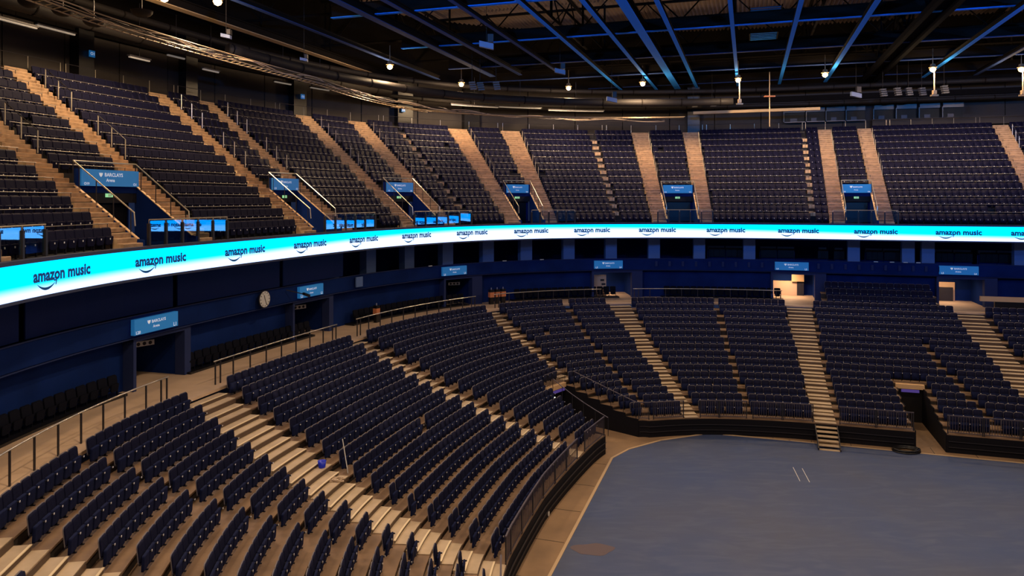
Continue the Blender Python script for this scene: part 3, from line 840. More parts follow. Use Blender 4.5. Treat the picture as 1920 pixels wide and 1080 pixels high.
# ------------------------------------------------------------------ concourse wall, portals, boxes
PORT = []   # (sL, sR)
def s_at(px, o, z):
    best = None
    for q in np.arange(15, 112, .05):
        p = P(q, o, z)
        if p.y < 1: continue
        e = abs(960 + 1375 * p.x / p.y - px)
        if best is None or e < best[0]: best = (e, q)
    return best[1]
for x0, x1 in ((238, 333), (540, 607), (828, 882), (1110, 1185), (1447, 1530), (1757, 1845)):
    PORT.append((s_at(x0, 2.3, 7.5), s_at(x1, 2.3, 7.5)))
print('portals', [(round(a, 1), round(b, 1)) for a, b in PORT])
mb = MB()
for a, b in subtract([(S0, S1)], [(p[0], p[1]) for p in PORT]):
    mb.rbox(a, b, 2.4, 2.6, ZC - .12, 8.1)
for a, b in PORT: mb.rbox(a, b, 2.4, 2.6, 7.95, 8.1)
mb.rbox(S0, S1, 5.6, 5.8, ZC - .1, 8.1)         # back of the entrance passages
structure('wall_concourse', mb, M['wall'])
mb = MB(); mb.rbox(S0, S1, 2.4, 9.0, 8.1, 8.3); structure('box_floor', mb, M['wall'], 'dark floor slab of the box level', 'floor')
mb = MB()
mb.ring(S0, S1, [(1.75, 8.15), (1.82, 8.1), (2.45, 8.1), (2.45, 8.2), (1.95, 8.25), (1.75, 9.05), (1.68, 9.05)])
structure('box_parapet', mb, M['wall'], 'black parapet of the box level under the LED ribbon', 'parapet')
mb = MB(); mb.rbox(S0, S1, 1.72, 1.80, 8.08, 8.12); mb.ring(S0, S1, [(1.63, 9.05), (1.73, 9.05), (1.73, 9.09), (1.63, 9.09)])
structure('trim_3', mb, M['portal'])
mb = MB(); mb.rbox(S0, S1, 7.4, 7.6, 8.3, 10.95); structure('wall_box_back', mb, M['wall'])
# floor of passages
mb = MB(); mb.rbox(S0, S1, 2.6, 5.7, ZC - .12, ZC - .001); structure('passage_floor', mb, M['conc'], 'tan floor of the entrance passages', 'floor')
PN = ['first', 'second', 'third', 'fourth', 'fifth', 'sixth']
PLAB = ['beside the leftmost concourse doorway', 'right of the round clock', 'left of the curved handrail run', 'over the doorway with lit shelves', 'over the brightly lit tan passage', 'over the rightmost lower doorway']
LL = [('L20', 'L1'), ('L1', 'L2'), ('L2', 'L3'), ('L3', 'L4'), ('L4', 'L5'), ('L5', 'L6')]
SGN = [(252, 333), (562, 606), (830, 875), (1115, 1168), (1453, 1516), (1762, 1835)]
for i, (a, b) in enumerate(PORT):
    t = thing('portal_frame', P((a + b) / 2, 2.3, ZC), 'dark navy doorway frame %s' % ['at far left below the ribbon', 'right of the round clock', 'with a steel door edge beside the curved handrail', 'around the doorway with lit shelves', 'around the brightly lit tan passage', 'at the right end of the concourse'][i], 'doorway', 'concourse doorway frames')
    for q0, q1 in ((a - .12, a + .05), (b - (.05 if i < 2 else .10), b + (.35 if i < 2 else .75))):
        m_ = MB(); m_.rbox(q0, q1, 1.85, 2.39, ZC, 8.12, .5); obj('jamb', m_, M['portal'], t)
    m_ = MB(); m_.rbox(a - .12, b + .35, 1.85, 2.39, 7.9, 8.12, .6); obj('lintel', m_, M['portal'], t)
    sa, sb = s_at(SGN[i][0], 1.5, 8.6), s_at(SGN[i][1], 1.5, 8.6); c = (sa + sb) / 2
    t = thing('blue_sign', P(c, 1.5, 8.15), 'blue sign board %s' % PLAB[i], 'sign', 'concourse blue signs')
    p0 = P(sa, 1.5, 8.6); p1 = P(sb, 1.5, 8.6); X = (p1 - p0).normalized(); N_ = Vector((X.y, -X.x, 0)); 
    sign_board(t, (p0 + p1) / 2, X, Vector((0, 0, 1)), N_, (p1 - p0).length, .66, 'BARCLAYS', *LL[i], depth=.18)
    # passage side walls
    m_ = MB(); m_.rbox(a - .1, a, 2.6, 5.6, ZC, 8.1, 2); m_.rbox(b, b + .1, 2.6, 5.6, ZC, 8.1, 2); structure('wall_passage', m_, M['wall'])
# toilet direction plates in the first three doorways
for i in (0, 1, 2):
    a, b = PORT[i]; c = lerp(a, b, .72)
    X = tang(c); N_ = -norm(c); Y = Vector((0, 0, 1)); X = (X + N_ * .35).normalized(); N2 = Vector((X.y, -X.x, 0))
    pc = P(c, 3.4, 7.35)
    t = thing('direction_plate', pc, 'white plate with three dark round pictograms inside %s concourse doorway' % PN[i], 'sign', 'white pictogram plates')
    m_ = MB(); m_.box(pc, .95, .24, .03, X, Y, X.cross(Y)); obj('plate', m_, M['white'], t)
    for j in (-1, 0, 1):
        m_ = MB(); m_.tube(pc + X * (.28 * j) + N2 * .016, pc + X * (.28 * j) + N2 * .022, .085, 12); obj('pictogram', m_, M['black'], t)
# lit spaces seen in doorways 4..6
def lit(i, f0, f1, z0, z1, m_, label, o0=5.3, o1=5.5):
    a, b = PORT[i]; q = MB(); q.rbox(lerp(a, b, f0), lerp(a, b, f1), o0, o1, z0, z1, 2)
    return tag(obj('passage_board', q, m_), label, 'panel')
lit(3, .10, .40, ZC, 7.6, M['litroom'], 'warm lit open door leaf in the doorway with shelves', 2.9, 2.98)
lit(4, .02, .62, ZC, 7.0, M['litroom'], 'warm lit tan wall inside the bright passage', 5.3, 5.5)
lit(4, .50, .78, 7.0, 7.6, M['tan'], 'orange lit panel at the top of the bright passage', 5.0, 5.1)
lit(4, .62, .78, ZC, 6.9, M['dsteel'], 'dark cabinet in the bright passage', 5.2, 5.4)
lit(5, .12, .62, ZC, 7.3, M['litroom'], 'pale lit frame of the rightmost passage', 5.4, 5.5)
lit(5, .20, .56, ZC, 6.9, M['dsteel'], 'dark machine silhouettes in the rightmost passage', 5.1, 5.3)
# shelves with dark slots on the door leaf
a, b = PORT[3]
for j in range(3):
    m_ = MB(); q = lerp(a, b, .30 + .03 * (j % 2)); m_.rbox(q - .15, q + .15, 2.85, 2.9, ZC + .6 + .35 * j, ZC + .75 + .35 * j, 2)
    tag(obj('shelf_box', m_, M['dsteel']), 'small dark box on the lit shelves, %s from bottom' % ORD[j], 'box', 'dark boxes on the lit shelves')
for i, f, pw in ((3, .35, 60), (4, .4, 110), (5, .35, 60)):
    a, b = PORT[i]; L_ = bpy.data.lights.new('passage_lamp', 'AREA'); L_.size = .8; L_.energy = pw; L_.color = (1, .66, .40)
    o = bpy.data.objects.new('passage_lamp', L_); COL.objects.link(o); o.location = P(lerp(a, b, f), 3.9, 7.85); tag(o, 'ceiling lamp inside %s concourse doorway' % PN[i], 'lamp')
# box columns
CPX = [620, 690, 762, 835, 912, 985, 1065, 1145, 1226, 1310, 1405, 1600, 1702, 1739, 1912]
for j, (a, b) in enumerate(((13.0, 20.6), (20.9, 28.6), (28.9, 36.6), (36.9, 44.6), (44.9, 50.6))):
    m_ = MB(); m_.rbox(a, b, 1.86, 1.92, 9.1, 10.9); tag(obj('box_glazing', m_, M['glazing']), 'dark blue glazed box front under the ribbon at left, %s from left' % ORD[j], 'glazing', 'dark glazed box fronts')
for j, px in enumerate(CPX):
    q = s_at(px, 2.6, 9.6); w2 = .45
    m_ = MB(); m_.rbox(q - w2, q + w2, 2.3, 2.9, 8.3, 10.95, 2)
    tag(obj('box_column', m_, M['column']), 'blue-lit column at the box level under the ribbon, %s from left' % ordn(j), 'column', 'box level columns')
# pale window strips and chairs in the boxes
WPX = [(1327, 1358), (1360, 1392), (1425, 1455), (1458, 1488), (1535, 1550), (1565, 1580), (1623, 1654), (1656, 1687), (1752, 1785), (1787, 1820), (1834, 1868), (1869, 1903)]
for j, (x0, x1) in enumerate(WPX):
    q0, q1 = s_at(x0, 4.4, 9.9), s_at(x1, 4.4, 9.9)
    t = thing('box_window', P((q0 + q1) / 2, 4.4, 8.3), 'pale blue-grey box window strip under the ribbon, %s from left' % ORD[j], 'window', 'box windows')
    m_ = MB(); m_.rbox(q0, q1, 4.4, 4.45, 9.75, 10.0, 1); obj('pane', m_, M['boxglass'], t)
    m_ = MB(); m_.rbox(q0 - .06, q0 - .01, 4.36, 4.48, 8.3, 10.05, 1); m_.rbox(q1 + .01, q1 + .06, 4.36, 4.48, 8.3, 10.05, 1); obj('frame', m_, M['portal'], t)
    m_ = MB(); m_.rbox(q0, q1, 4.2, 4.3, 8.3, 9.74, 1); obj('spandrel', m_, M['wall'], t)
    for h in range(3):
        m_ = MB(); qq = lerp(q0, q1, (h + .5) / 3); m_.rbox(qq - .2, qq + .2, 3.9, 3.98, 9.1, 9.86, 1); tag(obj('box_chair', m_, M['seatframe']), 'dark chair back before box window strip %s from left, %s of three' % (ORD[j], ORD[h]), 'chair', 'chairs in the boxes')
# seats with small plates on the parapet line of the far boxes
for j in range(22):
    px = 1228 + j * 25 + (30 if j > 10 else 0); q = s_at(px, 2.3, 9.0)
    m_ = MB(); m_.rbox(q - .09, q + .09, 1.55, 1.62, 8.45, 8.85, 1)
    tag(obj('parapet_bracket', m_, M['portal']), 'small grey bracket on the box parapet, %s from left' % ordn(j), 'bracket', 'parapet brackets')
for j, px in enumerate((806, 945, 1015, 1642, 1672, 1697, 1722)):
    q = s_at(px, 1.6, 9.1); m_ = MB(); m_.rbox(q - .15, q + .15, 1.5, 1.6, 9.09, 9.15, 1)
    tag(obj('paper_sheet', m_, M['white']), 'white sheet lying on the box parapet, %s from left' % ORD[j], 'paper', 'white sheets on the box parapet')
q = s_at(672, 1.6, 8.6); m_ = MB(); m_.rbox(q - .32, q + .32, 1.52, 1.6, 8.3, 8.95, 1); tag(obj('notice_panel', m_, M['column']), 'pale blue square panel on the parapet right of the second sign', 'panel')
# clock
q = s_at(495, 1.5, 8.7); c = P(q, 1.45, 14 - 186 / 1375 * P(q, 1.45, 9).y); X = tang(q); N_ = -norm(q); Y = Vector((0, 0, 1))
t = thing('wall_clock', c, 'round white wall clock on the dark parapet below the ribbon', 'clock')
m_ = MB(); m_.tube(c - N_ * .06, c, .47, 28); obj('rim', m_, M['dsteel'], t)
m_ = MB(); m_.tube(c, c + N_ * .015, .43, 28); obj('dial', m_, M['white'], t)
m_ = MB()
for h in range(12):
    an = R(30 * h); d = X * math.sin(an) + Y * math.cos(an); m_.box(c + d * .36 + N_ * .02, .035, .08, .01, X * math.cos(an) - Y * math.sin(an), d, N_)
obj('hour_marks', m_, M['black'], t)
for an, L_, nm in ((R(158), .33, 'minute_hand'), (R(-20), .24, 'hour_hand')):
    d = X * math.sin(an) + Y * math.cos(an); m_ = MB(); m_.box(c + d * (L_ / 2) + N_ * .028, .03, L_, .01, X * math.cos(an) - Y * math.sin(an), d, N_); obj(nm, m_, M['black'], t)
# bracket camera in front of the second sign
q = s_at(575, .9, 8.6); c = P(q, .9, 8.55)
t = thing('bracket_camera', c, 'black camera on an arm in front of the second concourse sign', 'camera')
m_ = MB(); m_.box(c, .55, .16, .14, (tang(q) + Vector((0, 0, -.35))).normalized(), norm(q)); obj('body', m_, M['black'], t)
m_ = MB(); m_.tube(c, P(q - .9, 1.6, 8.9), .03); obj('arm', m_, M['dsteel'], t)

# concourse handrails
HR = [(14.0, 33.2), (36.1, 46.4), (48.4, 61.2), (63.0, 72.6), (75.3, 87.2)]
HRL = ['nearest concourse handrail at the left picture edge', 'concourse handrail right of the wide stairs', 'concourse handrail below the small orange box', 'curved concourse handrail below three orange boxes', 'far concourse handrail left of the bright passage']
for i, (a, b) in enumerate(HR):
    t = thing('concourse_handrail', P((a + b) / 2, -.72, ZC), 'steel ' + HRL[i], 'railing', 'concourse handrails')
    n = int((b - a) / 1.0); m_ = MB(); m_.path([P(a + (b - a) * j / n, -.72, ZC + 1.05) for j in range(n + 1)], .03, 6); obj('top_rail', m_, M['steel'], t, smooth=True)
    pitch = 1.25; n = int((b - a) / pitch)
    for j in range(n + 1):
        q = a + .1 + (b - a - .2) * j / n; m_ = MB(); m_.box(P(q, -.72, ZC + .51), .05, .05, 1.02, tang(q), norm(q)); obj('post', m_, M['dsteel'], t)
    for q in (a + .45, b - .45):
        m_ = MB(); m_.box(P(q, -.72, ZC + .51), .05, .05, 1.02, tang(q), norm(q)); obj('post', m_, M['dsteel'], t)
# orange boxes standing on wall seats
for j, (px, nm) in enumerate(((706, 'alone below the pale square panel'), (921, 'left of three by the curved handrail'), (932, 'middle of three by the curved handrail'), (943, 'right of three by the curved handrail'))):
    q = s_at(px, 1.2, ZC + .9); t = thing('orange_box', P(q, 1.2, ZC), 'orange box with black lid on dark stand, ' + nm, 'box', 'orange boxes on the concourse')
    m_ = MB(); m_.rbox(q - .18, q + .18, 1.05, 1.35, ZC + .55, ZC + .95, 1); obj('body', m_, M['orange'], t)
    m_ = MB(); m_.rbox(q - .16, q + .16, 1.05, 1.35, ZC + .95, ZC + 1.15, 1); obj('lid', m_, M['black'], t)
    m_ = MB(); m_.rbox(q - .16, q + .16, 1.08, 1.32, ZC, ZC + .55, 1); obj('stand', m_, M['black'], t)
    m_ = MB(); m_.tube(P(q, 1.2, ZC + 1.15), P(q, 1.2, ZC + 1.3), .04); obj('pump', m_, M['boxglass'], t)
# tan parapet at the right end
q0 = s_at(1838, -.3, 6.6); m_ = MB(); m_.rbox(q0, q0 + 11, -.4, -.15, ZC + .75, ZC + 1.1); tag(obj('timber_parapet', m_, M['tan']), 'tan timber parapet cap at the right picture edge above dark seats', 'parapet')
m_ = MB(); m_.rbox(q0 + .9, q0 + 11, -.42, -.2, ZC, ZC + .74); tag(obj('parapet_base', m_, M['black']), 'black base below the tan timber parapet at right', 'parapet')

# ------------------------------------------------------------------ front barriers
idx = 0
for a, b in ((22.1, 28.8), (31.8, 45.9), (47.2, 51.8), (60.1, 69.1), (69.6, 74.1), (76.3, 81.7), (82.2, 87.9), (89.7, 93.5), (95.1, 100.3)):
    n = max(1, int(round((b - a) * scale_at((a + b) / 2, -15) / 1.9)))
    for j in range(n):
        q0 = lerp(a, b, j / n); q1 = lerp(a, b, (j + 1) / n) - .02
        if P(q0, -15, 1).y < 15: continue
        o_ = lambda s: oL(s, 0) + .03
        t = thing('barrier_panel', P((q0 + q1) / 2, o_(q0), ZL[0]), 'dark slatted front barrier panel, %s from left along the lower tier edge' % ordn(idx), 'barrier', 'front barrier panels'); idx += 1
        p0, p1 = P(q0, o_(q0), ZL[0]), P(q1, o_(q1), ZL[0]); d = p1 - p0; L_ = d.length; d.normalize(); n_ = Vector((-d.y, d.x, 0)); U = Vector((0, 0, 1))
        m_ = MB(); m_.box((p0 + p1) / 2 + U * 1.02, L_, .06, .05, d, n_); obj('top_rail', m_, M['fence'], t)
        m_ = MB(); m_.box((p0 + p1) / 2 + U * .10, L_, .04, .04, d, n_); obj('bottom_rail', m_, M['fence'], t)
        for p in (p0 + d * .03, p1 - d * .03):
            m_ = MB(); m_.box(p + U * .51, .05, .05, 1.0, d, n_); obj('post', m_, M['dsteel'], t)
        m_ = MB(); nb = int(L_ / .125)
        for h in range(1, nb): m_.box(p0 + d * (L_ * h / nb) + U * .56, .02, .02, .9, d, n_)
        obj('infill_bars', m_, M['fence'], t)
# ledge, fence and small sign over the corner vomitory, and over the right one
for (q0, q1, lab) in ((55.9, 59.1, 'corner'), (93.5, 95.1, 'right hand')):
    k = 6; om = oL((q0 + q1) / 2, k)
    m_ = MB(); m_.rbox(q0, q1, om - .28, om + .02, ZL[k] - .3, ZL[k] - .02, .6); tag(obj('vomitory_ledge', m_, M['tan']), 'tan ledge above the %s lower vomitory' % lab, 'ledge')
    m_ = MB(); m_.rbox(q0 + .3, q1 - .3, om - .31, om - .285, ZL[k] - .5, ZL[k] - .32, .6); 
    t = thing('vomitory_number_sign', P((q0 + q1) / 2, om - .3, ZL[k] - .5), 'small purple sign strip above the %s lower vomitory' % lab, 'sign')
    obj('strip', m_, mat('purple_strip', (.10, .07, .30), .5, emis=(.12, .08, .5), es=.25), t)
    m_ = MB(); m_.rbox(q0, q1, om + .02, om + .1, 0, ZL[k] - .02, .6); structure('wall_vomitory_back', m_, M['black'])
    if lab == 'corner':
        t = thing('ledge_fence', P((q0 + q1) / 2, om - .2, ZL[k]), 'dark vertical bar fence on the ledge above the corner vomitory', 'railing')
        m_ = MB(); m_.path([P(lerp(q0 - .4, q1, j / 5), om - .2, ZL[k] + .85) for j in range(6)], .025); obj('top_rail', m_, M['fence'], t)
        m_ = MB(); 
        for j in range(24): q = lerp(q0 - .4, q1, j / 23); m_.tube(P(q, om - .2, ZL[k] - .02), P(q, om - .2, ZL[k] + .85), .014, 4)
        obj('infill_bars', m_, M['dsteel'], t)
        c = P(q0 + .9, om - .35, ZL[k] - .75); m_ = MB(); m_.box(c, .32, .08, .16, tang(q0), norm(q0)); tag(obj('emergency_light', m_, mat('emergency_glow', (.8, .9, .8), .5, emis=(.9, 1, .85), es=1.5)), 'small bright emergency light beneath the corner ledge', 'light')
# handrails on the corner vomitory walls
for side in (0, 1):
    pts = [P(voids(k)[0][side] + (-.1 if side == 0 else .1), oL(56, k), ZL[k] + 1.0) for k in range(6)]
    t = thing('vomitory_handrail', P(voids(0)[0][side], oL(56, 0), ZL[0]), 'dark handrail stepping down the %s wall of the corner vomitory' % ('left', 'right')[side], 'railing')
    m_ = MB(); m_.path(pts, .025); obj('rail', m_, M['fence'], t)
    for k in range(6):
        m_ = MB(); m_.tube(P(voids(k)[0][side] + (-.1 if side == 0 else .1), oL(56, k), ZL[k]), pts[k], .018, 5); obj('post', m_, M['dsteel'], t)

# small loose things
c = P(*( (36.0 - .9), -6.6), 0) if False else None
def unproj(px, py, z):
    D = (14 - z) * 1375 / (py - 375); return Vector(((px - 960) / 1375 * D, D, z))
p = P(34.55, oL(34, 11) + .3, 0)
bk = P(34.35, oL(34, 9) + .22, ZL[9] + .035)
t = thing('blue_bucket', bk, 'bright blue bucket standing on the wide near stairs', 'bucket')
m_ = MB(); n = 14; vs = []
for z, r in ((0, .13), (.26, .17), (.26, .155), (.02, .12)):
    for i in range(n): an = 2 * math.pi * i / n; vs.append(bk + Vector((r * math.cos(an), r * math.sin(an), z)))
m_.add(vs, [(r_ * n + i, r_ * n + (i + 1) % n, (r_ + 1) * n + (i + 1) % n, (r_ + 1) * n + i) for r_ in range(3) for i in range(n)] + [tuple(range(3 * n, 4 * n))])
obj('pail', m_, M['blueplastic'], t, smooth=True)
m_ = MB(); m_.path([bk + Vector((.17 * math.cos(a_), .03, .26 + .12 * math.sin(a_))) for a_ in np.linspace(0, math.pi, 9)], .008); obj('handle', m_, M['dsteel'], t)
c = P(33.9, oL(34, 8) + .25, ZL[8] + .035); m_ = MB()
pts = [c + Vector((.22 * math.cos(a_ * 1.7) + .14 * math.sin(a_ * 3.1), .16 * math.sin(a_ * 1.3), .05 + .03 * math.sin(a_ * 2.3))) for a_ in np.linspace(0, 22, 90)]
m_.path(pts, .022, 5); tag(obj('rope_heap', m_, M['rope'], smooth=True), 'tangled pale rope heap on the wide near stairs beside blue bucket', 'rope')
c = P(34.9, oL(35, 8) + .2, ZL[8]); m_ = MB(); m_.tube(c, c + Vector((-.28, .25, 1.30)), .02); tag(obj('mop_pole', m_, M['white']), 'white pole leaning on a seat right of the rope heap', 'pole')
c = P(93.0, -16.85, .02); m_ = MB()
for r_, z in ((.62, .03), (.55, .09), (.48, .06), (.60, .14)):
    m_.path([c + Vector((r_ * 1.15 * math.cos(a_), r_ * .8 * math.sin(a_), z)) for a_ in np.linspace(0, 2 * math.pi, 25)], .06, 6)
tag(obj('cable_coil', m_, M['black'], smooth=True), 'glossy black cable coil on the floor by the right vomitory', 'cable')
M['black'].node_tree.nodes['Principled BSDF'].inputs['Roughness'].default_value = .35
c = unproj(1027, 963, .12); m_ = MB(); m_.tube(c, c + Cd * .06, .11, 14); tag(obj('castor_wheel', m_, M['white']), 'small white castor wheel below the near front barrier', 'wheel')
c = unproj(1112, 1030, .025); m_ = MB(); m_.add([c + Vector((.85 * math.cos(a_) * (1 + .15 * math.sin(3 * a_)), .5 * math.sin(a_) * (1 + .12 * math.cos(5 * a_)), 0)) for a_ in np.linspace(0, 2 * math.pi, 29)[:-1]], [tuple(range(28))])
tag(obj('floor_stain', m_, mat('stain', (.115, .085, .10), .7)), kind='structure')
for j, (pa, pb) in enumerate((((1487, 876), (1500, 902)), ((1504, 878), (1518, 904)))):
    m_ = MB(); a, b = unproj(*pa, .023), unproj(*pb, .023); d = (b - a).normalized(); m_.box((a + b) / 2, (b - a).length, .03, .003, d, Vector((-d.y, d.x, 0))); tag(obj('scuff_mark', m_, M['white']), kind='structure')

# ------------------------------------------------------------------ rear of the upper tier
mb = MB()
for j in range(30):
    a = 14 + j * 3.3; mb.rbox(a + .02, a + 3.26, 12.6, 12.75, ZU[NU], 24.6)
structure('wall_rear', mb, M['rear'])
mb = MB(); mb.rbox(S0, S1, 12.2, 12.6, 23.4, 23.9); mb.rbox(S0, S1, 12.75, 13.2, ZU[NU], 31)
structure('wall_rear_band', mb, M['beam'])
for j, (px, py) in enumerate(((160, 130), (358, 160), (562, 200), (760, 215), (885, 225), (1300, 235))):
    q = s_at(px, 12.0, 22)
    m_ = MB(); m_.rbox(q - .45, q + .45, 11.9, 12.55, ZU[NU], 25.0, 1)
    t = tag(obj('rear_column', m_, M['black']), 'black column against the rear wall, %s from left' % ORD[j], 'column', 'rear columns')
for j, (px, py, tx) in enumerate(((172, 101, 'O1'), (568, 181, 'O2'), (757, 206, 'O3'), (1747, 238, 'O6'))):
    q = s_at(px, 11.7, 22); D = P(q, 11.7, 0).y; z = 14 + (375 - py) / 1375 * D; c = P(q, 11.7, z); X = tang(q); N_ = -norm(q); Y = Vector((0, 0, 1))
    t = thing('block_sign', c, 'small blue sign lettered %s high on the rear wall' % tx, 'sign')
    m_ = MB(); m_.box(c, .36, .06, .36, X, norm(q)); obj('panel', m_, M['sign'], t)
    m_ = MB(); put_text(m_, tx, c + N_ * .04 - Y * .07, X, Y, .26, .02); obj('lettering', m_, M['signtxt'], t)
# glazed boxes at the right rear
mb = MB(); mb.rbox(95.6, 111, 11.7, 12.5, 20.7, 21.4); structure('rear_box_apron', mb, M['rear'], 'brown apron wall below the rear glazed boxes', 'wall')
for j in range(8):
    a, b = (88.2 + j * 1.75, 88.2 + j * 1.75 + 1.6) if j < 4 else (95.8 + (j - 4) * 1.9, 95.8 + (j - 4) * 1.9 + 1.65)
    t = thing('rear_box_window', P((a + b) / 2, 11.9, 21.3), 'dim glazed rear box window high at right, %s from left' % ORD[j], 'window', 'rear box windows')
    m_ = MB(); m_.rbox(a, b, 12.3, 12.35, 21.4, 22.3, 1); obj('pane', m_, mat('dim_pane', (.035, .034, .030), .6, spec=.1), t)
    m_ = MB(); m_.rbox(a, b, 11.9, 12.3, 21.33, 21.40, 1); obj('sill', m_, M['dullrail'], t)
    m_ = MB(); m_.rbox(a, b, 12.0, 12.3, 22.3, 22.7, 1); m_.rbox(a - .08, a, 12.0, 12.4, 21.4, 22.4, 1); obj('frame', m_, M['black'], t)
    m_ = MB(); m_.rbox(a + .4, a + .9, 12.2, 12.28, 21.41, 21.75, 1); obj('desk', m_, M['dsteel'], t)

# ------------------------------------------------------------------ roof
def G(u, v, z): return A * u + Cd * v + Vector((0, 0, z))
ZB = 25.0
# corrugated deck
mb = MB(); v0, v1 = -60, 45; n = int((v1 - v0) / .35)
vs = []; fs = []
for i in range(n + 1):
    v = v0 + (v1 - v0) * i / n
    for dv, z in ((0, 30.6), (.12, 30.75), (.2, 30.75), (.3, 30.6)):
        vs += [G(15, v + dv, z), G(88, v + dv, z)]
for i in range(4 * (n + 1) - 1): fs.append((2 * i, 2 * i + 1, 2 * i + 3, 2 * i + 2))
mb.add(vs, fs); structure('ceiling', mb, M['roof'])
mb = MB(); mb.box(G(51, -7, 31.1), 110, 78, .2, Cd, A); structure('ceiling_cover', mb, M['beam'], 'dark cover above the roof deck', 'roof')
def beam(name, p0, p1, w_, h_, mats, label, fl=.05):
    """I-beam: dark web and coloured bottom flange"""
    d = (p1 - p0).normalized(); n_ = Vector((-d.y, d.x, 0)); U = Vector((0, 0, 1)); c = (p0 + p1) / 2; L_ = (p1 - p0).length
    t = thing(name, c, label, 'beam')
    m_ = MB(); m_.box(c + U * (h_ / 2), L_, w_ * .3, h_, d, n_); m_.box(c + U * h_, L_, w_, fl, d, n_); obj('web', m_, mats[0], t)
    m_ = MB(); m_.box(c, L_, w_, fl, d, n_); obj('bottom_flange', m_, mats[1], t)
    return t
LV = [(-21.1, .5, .5, 'purl'), (-18.6, .3, .3, 'purl'), (-15.2, .22, .25, 'purl'), (-30.4, .55, .5, 'warmlit'), (-26.2, .3, .3, 'purl'), (-11.8, .24, .25, 'bluelit'), (-8.5, .26, .25, 'bluelit'), (-6.5, .55, .6, 'bluelit'), (-4.7, .26, .25, 'bluelit'), (-.95, .24, .25, 'bluelit'), (2.7, .26, .25, 'bluelit'), (6.6, .3, .3, 'bluelit'), (10.9, .3, .3, 'purl'), (14.5, .28, .28, 'bluelit'), (18.5, .28, .28, 'purl'), (23, .3, .3, 'purl'), (27, .3, .3, 'purl')]
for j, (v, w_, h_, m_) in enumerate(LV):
    beam('roof_purlin', G(22, v, ZB - .3), G(72 if v > -12 else 60, v, ZB - .3), w_, h_, (M['beam'], M[m_]), 'roof beam running away with %s underside, %s from left' % ({'bluelit': 'blue', 'purl': 'slate', 'warmlit': 'tan'}[m_], ORD[j]))
for j, u in enumerate((30, 38.9, 48.3, 57.1, 64.5, 71.5)):
    beam('roof_cross_beam', G(u, -24, ZB), G(u, 38, ZB), .30, .75, (M['beam'], M['bluelit' if j < 3 else 'purl']), 'deep dark roof cross beam with slate underside, %s from the front' % ORD[j])
# wide black main truss at right
t = thing('main_truss', G(47, 8.9, ZB - .4), 'wide black main roof truss descending towards the far rim at right', 'truss')
for dv in (-.55, .55):
    m_ = MB(); m_.box(G(47, 10.3 + dv, ZB - .2), 56, .3, .35, A, Cd); obj('chord', m_, M['matte'], t)
    m_ = MB(); m_.box(G(47, 10.3 + dv, ZB + 2.6), 56, .25, .3, A, Cd); obj('chord', m_, M['matte'], t)
m_ = MB(); m_.box(G(47, 10.3, ZB + .1), 56, 1.1, .1, A, Cd); obj('deck', m_, M['matte'], t)
for i in range(18):
    for dv in (-.55, .55):
        m_ = MB(); m_.tube(G(20 + 3 * i, 10.3 + dv, ZB + (0 if i % 2 else 2.5)), G(23 + 3 * i, 10.3 + dv, ZB + (2.5 if i % 2 else 0)), .08, 5); obj('diagonal', m_, M['matte'], t)
# cross trusses above the beams
for j, u in enumerate((43.5, 52.5, 61, 68, 76)):
    t = thing('roof_truss', G(u, 5, ZB + .8), 'thin dark lattice roof truss, %s from the front under the deck' % ORD[j], 'truss', 'lattice roof trusses')
    for z, r in ((30.2, .12), (26.6, .10)):
        m_ = MB(); m_.tube(G(u, -45, z), G(u, 40, z), r, 6); obj('chord', m_, M['beam'], t)
    for i in range(24):
        v = -43 + i * 3.5
        m_ = MB(); m_.tube(G(u, v, 26.6 if i % 2 else 30.2), G(u, v + 3.5, 30.2 if i % 2 else 26.6), .055, 5); obj('diagonal', m_, M['beam'], t)
        if i % 3 == 0: m_ = MB(); m_.tube(G(u, v, 25.2), G(u, v, 30.4), .09, 5); obj('hanger', m_, M['beam'], t)
for j, v in enumerate((-26, -13.5, 4.8, 20)):
    t = thing('roof_truss', G(48, v, ZB + .8), 'dark lattice roof truss running away, %s from left' % ORD[j], 'truss', 'lattice roof trusses')
    for z, r in ((29.8, .14), (27.2, .10)):
        m_ = MB(); m_.tube(G(22, v, z), G(84, v, z), r, 6); obj('chord', m_, M['beam'], t)
    for i in range(18):
        u = 24 + i * 3.3; m_ = MB(); m_.tube(G(u, v, 27.2 if i % 2 else 29.8), G(u + 3.3, v, 29.8 if i % 2 else 27.2), .06, 5); obj('diagonal', m_, M['beam'], t)

# rim: lighting gantry, ducts, cable bundles
t = thing('lighting_gantry', P(60, 1.6, 21.0), 'lamplit ladder gantry curving around the bowl below the roof', 'gantry')
for (a, b, oo) in ((22, 61, 1.2), ):
    for dz, do in ((0, 0), (0, .55), (.35, .28)):
        m_ = MB(); m_.path([P(a + (b - a) * i / 40, oo + do + max(0, (a + (b - a) * i / 40 - 48)) * .25, 21 + dz) for i in range(41)], .03, 5); obj('chord', m_, M['gantry'], t)
    for i in range(90):
        q = a + (b - a) * i / 90; e = max(0, q - 48) * .25; m_ = MB(); m_.tube(P(q, oo + e, 21), P(q + .2, oo + .55 + e, 21), .016, 4); obj('rung', m_, M['gantry'], t)
t = thing('lighting_gantry', P(70, 4.4, 21.0), 'far lamplit ladder gantry along the end stand rim', 'gantry')
for dz, do in ((0, 0), (0, .55)):
    m_ = MB(); m_.path([P(58 + 22 * i / 30, 4.4 - 2.2 * i / 30 + do, 21.05 + dz) for i in range(31)], .035, 5); obj('chord', m_, M['gantry'], t)
